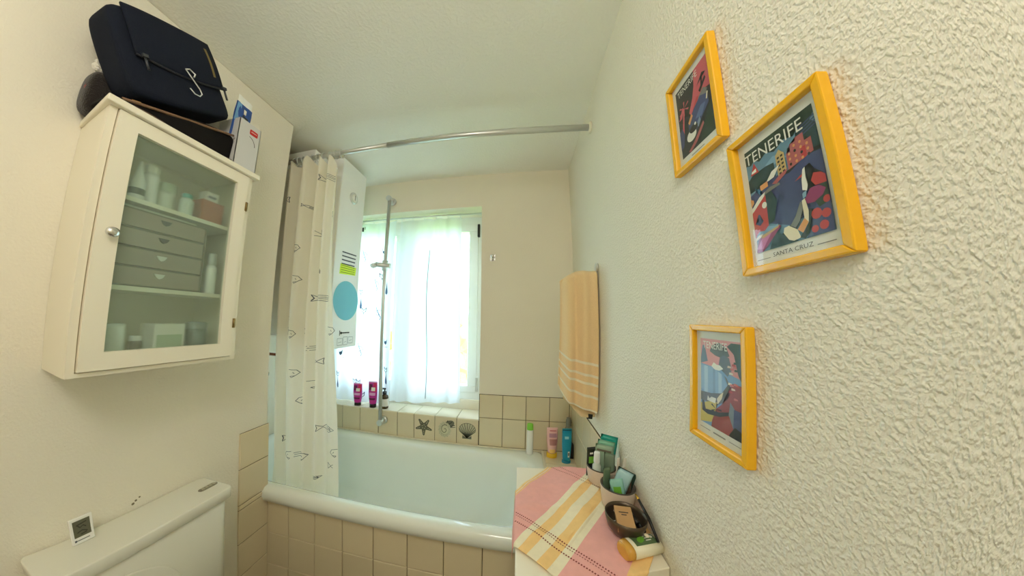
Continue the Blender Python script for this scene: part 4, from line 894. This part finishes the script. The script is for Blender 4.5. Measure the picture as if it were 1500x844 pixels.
# ------------------------------------------------------------------ toilet
to = thing('toilet', 'white toilet with a low cistern against the left wall', 'toilet', (-.95, .47, 0))
def cistern(B, x0, x1, y0, y1, z0, z1, r, zr=.006):
    pts = rrect(x0, x1, y0, y1, r, 6)
    rings = []
    cx, cy = (x0 + x1) / 2, (y0 + y1) / 2
    for z, k in ((z0, -.004), (z0 + .003, 0), (z1 - zr, 0), (z1 - zr * .3, -zr * .35), (z1, -zr)):
        rings.append([B.verts.new((x + (k if x > cx else -k), y + (k if y > cy else -k), z)) for x, y in pts])
    for a, b in zip(rings, rings[1:]):
        for q in range(len(a)): B.faces.new((a[q], a[(q + 1) % len(a)], b[(q + 1) % len(a)], b[q])).smooth = True
    B.faces.new(rings[0][::-1]); B.faces.new(rings[-1])
B = nb(); cistern(B, -1.158, -1.003, .240, .712, .36, .709, .035); obj('cistern', B, M_ceramic, to)
B = nb(); cistern(B, -1.160, -.996, .232, .720, .709, .748, .020, .004); ld = obj('cistern_lid', B, M_ceramic, to)
B = nb(); pts = rrect(-1.082, -1.060, .655, .735 - .022, .0105, 5); prism(B, [(x, y, .7478) for x, y in pts], (0, 0, .0012)); fp = obj('flush_plate', B, mat('flush_grey', (128, 124, 106), .35), ld)
for k in range(4): 
    y = .664 + k * .0115; bx('button', (-1.078, y, .749), (-1.064, y + .0095, .7506), mat('flush_light', (168, 162, 140), .3), fp)
# raised lid and seat, bowl and foot (below the frame)
def oval(y0, y1, z0, z1, x):
    yc = (y0 + y1) / 2; a = (y1 - y0) / 2; zc = z1 - a * .95
    return [(x, yc - a * .82, z0), ] + [(x, yc - a * math.cos(t), zc + a * .95 * math.sin(t)) for t in [PI * k / 24 for k in range(25)]] + [(x, yc + a * .82, z0)]
B = nb(); prism(B, oval(.225, .575, .40, .668, -1.0025), (.007, 0, 0), smooth=True); obj('raised_lid', B, M_ceramic, to, bevel=.004)
B = nb(); lathe(B, [(.10, 0), (.125, .02), (.12, .12), (.155, .27), (.185, .36), (.19, .385), (.165, .388), (.15, .35), (.08, .25), (0, .22)], (-.79, .475, .0), 36, sx=1.18); obj('bowl', B, M_enamel, to)
B = nb(); box(B, (-1.0, .385, .20), (-.87, .565, .372), bev=.01); obj('rear_deck', B, M_enamel, to)
B = nb(); rr = [[(-.785 + (r * 1.18) * math.cos(t), .475 + r * math.sin(t), z) for t in [2 * PI * k / 36 for k in range(36)]] for r, z in ((.192, .389), (.196, .398), (.185, .407), (.145, .407), (.138, .398), (.140, .389))]
R = [[B.verts.new(p) for p in q] for q in rr]
for a, b in zip(R, R[1:] + R[:1]):
    for k in range(36): B.faces.new((a[k], a[(k + 1) % 36], b[(k + 1) % 36], b[k])).smooth = True
obj('seat', B, M_whitegloss, to)
# little thermometer
tm = thing('thermometer', 'small white digital thermometer leaning on the cistern lid', 'thermometer', (-1.112, .390, .7485), rot=(0, math.radians(-8), .05))
B = nb(); box(B, (-.004, -.027, 0), (.004, .027, .070), bev=.002); obj('case', B, M_whitegloss, tm)
B = nb(); box(B, (.0042, -.020, .018), (.0046, .020, .062)); sc = obj('display', B, mat('lcd_grey', (98, 98, 82), .3), tm)
M_lcd = mat('lcd_dark', (58, 58, 50), .4)
B = nb()
for l in ([(-.012, .050), (.012, .054)], [(-.010, .050), (-.004, .042), (.004, .046), (.010, .040)], [(-.012, .030), (.0, .034), (.012, .028)], [(-.004, .024), (.010, .026)]): ribbon(B, l, .003, lambda y, z: Vector((.0049, y, z)))
obj('digits', B, M_lcd, sc)
B = nb(); box(B, (.0042, -.016, .0085), (.0045, .015, .0105)); box(B, (.0042, -.021, .007), (.0045, -.016, .012)); obj('caption', B, M_greyink, tm)
B = nb(); box(B, (-.030, -.012, .0), (-.004, .012, .003)); obj('stand', B, M_whitegloss, tm)

# ------------------------------------------------------------------ wall cabinet
wc = thing('wall_cabinet', 'white wall cabinet with a frosted glass door above the toilet', 'cabinet', (-1.06, .49, 1.217))
CY0, CY1, CZB, CZT, CXF = .308, .674, 1.217, 1.868, -.966
B = nb(); XB0 = XL + .001
prism(B, [(XB0, CY0 + .024, CZB), (CXF, CY0, CZB), (CXF, CY0 + .016, CZB), (XB0, CY0 + .040, CZB)], (0, 0, CZT - CZB)); box(B, (XB0, CY1 - .016, CZB), (CXF, CY1, CZT)); box(B, (XB0, CY0 + .040, CZB), (CXF, CY1 - .016, CZB + .014)); box(B, (XB0, CY0 + .040, CZT - .014), (CXF, CY1 - .016, CZT)); box(B, (XB0, CY0 + .040, CZB + .014), (XB0 + .006, CY1 - .016, CZT - .014))
box(B, (CXF, CY0, CZB), (CXF + .012, CY0 + .0145, CZT)); box(B, (CXF, CY1 - .0145, CZB), (CXF + .012, CY1, CZT)); box(B, (CXF, CY0 + .0145, CZB), (CXF + .012, CY1 - .0145, CZB + .010))
for z0_, z1_ in ((CZB, CZB + .014), (CZT - .014, CZT)): prism(B, [(XB0, CY0 + .040, z0_), (CXF, CY0 + .016, z0_), (CXF, CY0 + .040, z0_)], (0, 0, z1_ - z0_))
obj('carcass', B, M_white, wc)
B = nb(); prism(B, [(XB0, .326, CZT), (-.934, .294, CZT), (-.934, .688, CZT), (XB0, .688, CZT)], (0, 0, .018)); obj('top_board', B, M_white, wc, bevel=.003)
ZS1, ZS2 = 1.672, 1.436
for z in (ZS1, ZS2): bx('shelf', (XB0 + .006, CY0 + .041, z - .012), (-.985, CY1 - .016, z), M_white, wc)
B = nb(); DX0, DX1 = CXF + .001, -.946; d0, d1, e0, e1 = CY0 + .0165, CY1 - .0165, CZB + .0125, CZT - .002; gy0, gy1, gz0, gz1 = .364, .620, 1.272, 1.828
box(B, (DX0, d0, e0), (DX1, gy0, e1)); box(B, (DX0, gy1, e0), (DX1, d1, e1)); box(B, (DX0, gy0, e0), (DX1, gy1, gz0)); box(B, (DX0, gy0, gz1), (DX1, gy1, e1))
dr = obj('door', B, M_white, wc)
bx('frosted_pane', (-.960, gy0 - .001, gz0 - .001), (-.957, gy1 + .001, gz1 + .001), M_frost, dr)
B = nb(); lathe(B, [(.005, 0), (.005, .008), (.011, .013), (.0125, .018), (.011, .023), (0, .025)], (DX1, .346, 1.556), 20, axis=(1, 0, 0)); obj('knob', B, M_chrome, dr)
for z in (1.755, 1.340):
    B = nb(); box(B, (DX1 - .004, d1 - .003, z - .016), (DX1 + .0025, d1 + .005, z + .016)); tube(B, [(DX1 + .001, d1 + .001, z - .016), (DX1 + .001, d1 + .001, z + .016)], .003, 8); obj('hinge', B, M_brass, dr)
# things behind the frosted door
XI = -1.03
db = thing('drawer_box', 'grey-brown cardboard box with four little drawers on the middle shelf', 'drawer box', (XI - .03, .465, ZS2))
M_db = mat('greybrown_card', (112, 98, 86), .8); M_dbd = mat('greybrown_front', (160, 144, 130), .75)
y0, y1, z0, z1 = .350, .572, ZS2, ZS2 + .208
B = nb(); x0, x1 = -1.150, -.984
box(B, (x0, y0, z0), (x1, y0 + .004, z1)); box(B, (x0, y1 - .004, z0), (x1, y1, z1)); box(B, (x0, y0, z1 - .004), (x1, y1, z1)); box(B, (x0, y0, z0), (x1, y1, z0 + .004)); box(B, (x0, y0, z0), (x0 + .004, y1, z1))
for k in range(1, 4): box(B, (x0, y0, z0 + k * .052 - .0015), (x1 - .002, y1, z0 + k * .052 + .0015))
obj('casing', B, M_db, db)
for k in range(4):
    zz = z0 + .004 + k * .0515
    B = nb(); box(B, (x0 + .01, y0 + .006, zz + .001), (x1 - .0005, y1 - .006, zz + .046)); dw = obj('drawer', B, M_dbd, db)
    B = nb(); prism(B, [(x1, .455, zz + .036), (x1, .479, zz + .036), (x1, .474, zz + .026), (x1, .467, zz + .022), (x1, .460, zz + .026)], (.003, 0, 0)); obj('finger_tab', B, mat('dark_tab', (52, 44, 40), .6) if k in (2, 3) else mat('light_tab', (220, 214, 206), .4), dw)
def jar(name, label, cat, x, y, z, r, h, m, m2=None, neck=.4, caph=.2):
    t = thing(name, label, cat, (x, y, z))
    B = nb(); hb = h * (1 - caph); lathe(B, [(0, 0), (r * .95, 0), (r, .003), (r, hb * .86), (r * (neck + .1), hb), (0, hb)], (x, y, z + .0004), 20); obj('bottle_body', B, m, t)
    if m2: B = nb(); rc = r * (neck + .15); lathe(B, [(rc, hb), (rc, h * .97), (rc * .8, h), (0, h)], (x, y, z + .0006), 18); obj('cap', B, m2, t)
    return t
def pack(name, label, x0, x1, y0, y1, z, h, m, band=None):
    t = thing(name, label, 'box', ((x0 + x1) / 2, (y0 + y1) / 2, z))
    B = nb(); box(B, (x0, y0, z + .0004), (x1, y1, z + h), bev=.001); obj('carton', B, m, t)
    if band: B = nb(); box(B, (x1, y0 + .006, z + h * band[1]), (x1 + .0006, y1 - .006, z + h * band[2])); obj('label_print', B, band[0], t)
    return t
M_cg = mat('pale_green_card', (184, 196, 170), .6); M_wh = M_whitegloss; M_dg = mat('dark_green_plastic', (40, 66, 58), .35)
pack('medicine_box', 'narrow pale green box at the left of the top shelf in the cabinet', -1.06, -1.0, .3265, .342, ZS1, .098, M_cg, (M_paper, .5, .8))
jar('lotion_bottle', 'dark green bottle on the top shelf beside the narrow box', 'bottle', -1.04, .375, ZS1, .017, .085, M_dg, M_dg)
t = thing('nozzle_tube', 'white cone-tipped tube on the top shelf of the cabinet', 'tube', (-1.0, .405, ZS1))
B = nb(); lathe(B, [(0, 0), (.015, 0), (.016, .004), (.015, .05), (.009, .07), (.003, .11), (0, .111)], (-1.005, .405, ZS1 + .0004), 20); obj('bottle_body', B, M_wh, t)
B = nb(); lathe(B, [(.0163, .012), (.0163, .03)], (-1.005, .405, ZS1 + .0004), 20); obj('sleeve', B, M_dg, t)
jar('spray_can', 'tall white can on the top shelf, right of the cone-tipped tube', 'can', -1.04, .444, ZS1, .018, .125, M_wh, M_paper, .7)
jar('cream_jar', 'wide white jar with pale green lid on the top shelf', 'jar', -1.06, .492, ZS1, .024, .095, mat('cream_plastic', (214, 218, 204), .4), M_cg, .8, .3)
jar('lotion_bottle', 'pale bottle with turquoise cap in the middle of the top shelf', 'bottle', -1.01, .520, ZS1, .017, .07, mat('pale_plastic', (206, 214, 208), .4), mat('turquoise_cap', (96, 176, 170), .4), .6)
pack('medicine_box', 'terracotta box at the right end of the top shelf', -1.09, -1.01, .562, .628, ZS1, .078, mat('terracotta_card', (176, 96, 66), .7))
pack('soap_pack', 'white carton lying on the terracotta box', -1.06, -1.02, .575, .612, ZS1 + .0785, .034, M_paper, (M_greyink, .35, .6))
pack('pill_packet', 'flat pale packet lying on the drawer box', -1.10, -1.0, .375, .55, ZS2 + .2085, .010, mat('pale_packet', (206, 206, 192), .6))
jar('lotion_bottle', 'white bottle with grey cap right of the drawer box', 'bottle', -1.0, .606, ZS2, .0155, .135, M_wh, mat('silver_cap', (190, 192, 190), .3), .6, .3)
B_ = CZB + .014
jar('cream_jar', 'small green tube at the left of the bottom shelf', 'tube', -1.0, .343, B_, .012, .085, mat('green_tube', (110, 150, 116), .4), M_cg, .8)
jar('cup', 'white cup on the bottom shelf at the left', 'cup', -1.04, .405, B_ + .03, .030, .075, M_wh, None, .85, 0)
pack('medicine_box', 'flat white carton under the cup on the bottom shelf', -1.10, -.995, .366, .45, B_, .030, M_paper)
pack('medicine_box', 'white box with pale print in the middle of the bottom shelf', -1.06, -1.0, .478, .55, B_, .105, M_paper, (M_cg, .35, .7))
jar('lotion_bottle', 'grey tub at the right of the bottom shelf', 'tub', -1.03, .597, B_, .029, .11, mat('grey_tub', (110, 118, 114), .4), mat('grey_lid', (136, 142, 138), .4), .85, .2)
jar('cream_jar', 'brown jar between the boxes on the bottom shelf', 'jar', -1.05, .462, B_, .0135, .07, mat('brown_jar', (110, 92, 74), .4), M_wh, .8)

# ------------------------------------------------------------------ things on top of the wall cabinet
ZB = CZT + .018
M_navy = mat('navy_canvas', (24, 30, 44), .85, bump=.3, bscale=500, noise=.15, nscale=30, spec=.2); M_navy2 = mat('navy_trim', (16, 20, 30), .7)
M_blk = mat('black_canvas', (20, 18, 18), .85, bump=.3, bscale=500, noise=.2, nscale=20, spec=.2)
# black holdall below: wedge with rounded edges
def pillow(B, hw, hh, hd, e=.35, n=14, fn=None):
    """rounded box centred on 0: half sizes along x (depth), y (width), z (height)"""
    bmesh.ops.create_cube(B, size=2); bmesh.ops.subdivide_edges(B, edges=B.edges[:], cuts=n, use_grid_fill=True)
    for v in B.verts:
        p = v.co.copy(); q = Vector([math.copysign(abs(c), c) for c in p])
        L = (abs(q.x) ** (2 / e) + abs(q.y) ** (2 / e) + abs(q.z) ** (2 / e)) ** (e / 2); q = q / L
        v.co = Vector((q.x * hd, q.y * hw, q.z * hh))
        if fn: v.co = fn(v.co)
    for f in B.faces: f.smooth = True
hb = thing('holdall', 'black holdall with tan zip tape lying under the navy wash bag', 'bag', (-1.022, .455, ZB))
B = nb()
def wedge(c):
    s = (c.y + .152) / .304; top = .014 + .112 * min(1, max(0, s))
    return Vector((c.x + .004 * math.sin(40 * c.y + 30 * c.z), c.y, (c.z + .06) / .12 * top * (1 + .06 * math.sin(30 * c.y)) + .001))
pillow(B, .152, .06, .054, .30, fn=wedge); bmesh.ops.translate(B, verts=B.verts[:], vec=(-1.022, .457, ZB)); obj('bag_body', B, M_blk, hb)
B = nb(); tube(B, [(-.968, .33 + .265 * k / 10, ZB + .020 + .088 * (k / 10)) for k in range(11)], .0042, 8); obj('zip_tape', B, mat('tan_zip', (120, 92, 68), .6), hb)
B = nb(); tube(B, [(-.966, .33 + .27 * k / 10, ZB + .012 + .006 * math.sin(2.4 * k / 10 * PI)) for k in range(11)], .0018, 6); obj('piping', B, mat('brown_piping', (96, 74, 54), .6), hb)
B = nb(); fill(B, [(.345, ZB + .030), (.362, ZB + .036), (.37, ZB + .033), (.352, ZB + .026)], lambda y, z: Vector((-.9655, y, z))); obj('leather_tab', B, mat('tan_leather', (168, 128, 72), .6), hb)
# navy wash bag, tilted on the holdall
nv = thing('wash_bag', 'dark navy hanging wash bag tilted on top of the wall cabinet', 'bag', (-1.034, .414, 2.092), rot=(math.radians(22), 0, 0))
B = nb(); pillow(B, .131, .113, .058, .24, fn=lambda c: Vector((c.x + .010 * (1 - (c.y / .15) ** 2) * (1 if c.x > 0 else 0), c.y - .018 * c.z / .1, c.z + .006 * math.sin(20 * c.y)))); obj('bag_body', B, M_navy, nv)
B = nb()
def flapf(a, b):
    y = -.100 + .226 * a; z = .108 - (.124 + .012 * math.sin(PI * a)) * b
    return Vector((.062 + .014 * math.sin(PI * min(1, b * .9 + .1)) * (1 - (2 * a - 1) ** 4 * .6) + .006 * b, y - .016 * z / .1, z))
grid(B, 20, 14, flapf); obj('front_flap', B, M_navy, nv, solid=.006)
B = nb(); ribbon(B, [(.90, .18 + .60 * k / 8) for k in range(9)], .035, lambda a, b: flapf(a, b) + Vector((.0042, 0, 0))); obj('zip_teeth', B, mat('gold_zip', (136, 118, 70), .5, metal=.4), nv)
B = nb(); tube(B, [flapf(k / 20, 1.0) + Vector((.003, 0, 0)) for k in range(21)], .0035, 8); obj('flap_piping', B, M_navy2, nv)
B = nb()
hx_ = .088; tube(B, [(hx_, .010, -.012), (hx_ - .002, .022, -.006), (hx_, .034, -.016), (hx_, .028, -.026)], .0022, 8)
tube(B, [(hx_, .010, -.012), (hx_ + .001, .022, -.032), (hx_ + .002, .036, -.056), (hx_ + .001, .040, -.068), (hx_, .033, -.076), (hx_, .020, -.074), (hx_, .010, -.062)], .0018, 8); obj('hanging_hook', B, M_steel, nv)
for y in (-.083, .122):
    B = nb(); tube(B, [(.080, y, -.020), (.081, y + .002, -.052)], .0030, 8); box(B, (.076, y - .006, -.022), (.085, y + .006, -.014)); obj('zip_pull', B, mat('zip_grey', (70, 74, 80), .4, metal=.5), nv)
# carton on the right end
ca = thing('carton', 'open white carton with a red label at the right end of the wall cabinet', 'box', (-1.03, .645, ZB))
M_wc = mat('white_carton', (206, 206, 206), .6)
y0, y1, x0, x1, zt = .604, .684, -1.10, -.962, ZB + .190
B = nb(); th = .002
box(B, (x1 - th, y0, ZB), (x1, y1, zt)); box(B, (x0, y0, ZB), (x0 + th, y1, zt)); box(B, (x0, y0, ZB), (x1, y0 + th, zt)); box(B, (x0, y1 - th, ZB), (x1, y1, zt)); box(B, (x0, y0, ZB), (x1, y1, ZB + th)); obj('carton_body', B, M_wc, ca)
B = nb(); pts = rrect(.643, .673, zt - .040, zt - .020, .004, 4); prism(B, [(x1, y, z) for y, z in pts], (.0008, 0, 0)); rl = obj('red_label', B, mat('label_red', (196, 32, 40), .5), ca)
B = nb(); ribbon(B, [(.648 + .0025 * k, zt - .030 + .0025 * (k % 2)) for k in range(9)], .0018, lambda y, z: Vector((x1 + .0012, y, z))); obj('label_print', B, M_paper, rl)
B = nb(); ribbon(B, arc(.640, zt - .085, .028, .035, .1, 1.45, 10), .0022, lambda y, z: Vector((x1 + .0006, y, z))); obj('cut_slot', B, M_dark, ca)
def packet(name, label, base, w, h, rot, m, mk=None):
    t = thing(name, label, 'packet', base, rot=rot)
    B = nb(); grid(B, 10, 12, lambda a, b: Vector((.008 * math.sin(PI * a) * math.sin(PI * b) + .002 * math.sin(9 * a + 7 * b), (a - .5) * w, b * h))); grid(B, 10, 12, lambda a, b: Vector((-.008 * math.sin(PI * a) * math.sin(PI * b), (a - .5) * w, b * h))); obj('wrapper', B, m, t)
    if mk:
        B = nb()
        for mi, pts in mk: fill(B, pts, lambda a, b: Vector((.008 * math.sin(PI * a) * math.sin(PI * b) + .002 * math.sin(9 * a + 7 * b) + .003, (a - .5) * w, b * h)), mi)
        obj('wrapper_print', B, [mat('sky_print', (110, 160, 206), .4), M_dark, M_paper], t)
    return t
packet('tissue_packet', 'blue packet sticking out of the white carton', (-1.00, .628, ZB + .125), .062, .135, (0, .08, .1), mat('packet_blue', (46, 84, 158), .35), [(0, [(0.02, .45), (.3, .35), (.3, .98), (.02, .98)]), (2, [(.42, .72), (.6, .74), (.62, .88), (.45, .88)]), (1, [(.36, .62), (.8, .62), (.8, .68), (.36, .68)])])
packet('paper_packet', 'crumpled white paper packet behind the blue one in the carton', (-1.025, .652, ZB + .06), .062, .245, (.05, .05, .2), mat('white_crepe', (246, 246, 242), .7, bump=.4, bscale=90))
packet('plastic_bag', 'pale plastic bag squeezed between wash bag and carton', (-1.075, .590, ZB + .10), .055, .12, (-.1, .05, 0), mat('pale_plastic_bag', (196, 194, 180), .4))
# dark pouch at the near end
po = thing('pouch', 'dark brown fuzzy pouch at the near end of the cabinet top', 'pouch', (-1.10, .318, ZB))
B = nb(); pillow(B, .036, .070, .036, .55, fn=lambda c: Vector((c.x, c.y + .10 * max(0, c.z) * .3, c.z * (1 + .08 * math.sin(60 * c.y)) + .071))); bmesh.ops.translate(B, verts=B.verts[:], vec=(-1.120, .335, ZB))
obj('pouch_body', B, mat('brown_fuzz', (30, 23, 20), .95, bump=1.0, bscale=260, noise=.4, nscale=90, sheen=.3), po)
B = nb()
for k in range(5):
    a = 2 * PI * k / 5; ribbon(B, [(0, 0), (.007 * math.cos(a), .007 * math.sin(a))], .002, lambda x, z: Vector((-1.108 + x, .299 - .0, ZB + .075 + z)))
obj('red_stitching', B, mat('red_thread', (176, 70, 66), .8), po)
t = thing('tissue', 'crumpled white tissue on top of the dark brown pouch', 'tissue', (-1.12, .325, ZB + .142))
B = nb(); bmesh.ops.create_icosphere(B, subdivisions=3, radius=.018, matrix=Matrix.Translation((-1.122, .322, ZB + .160)))
for v in B.verts: v.co += Vector((random.uniform(-.003, .003), random.uniform(-.003, .003), random.uniform(-.003, .003)))
obj('tissue_paper', B, M_paper, t)
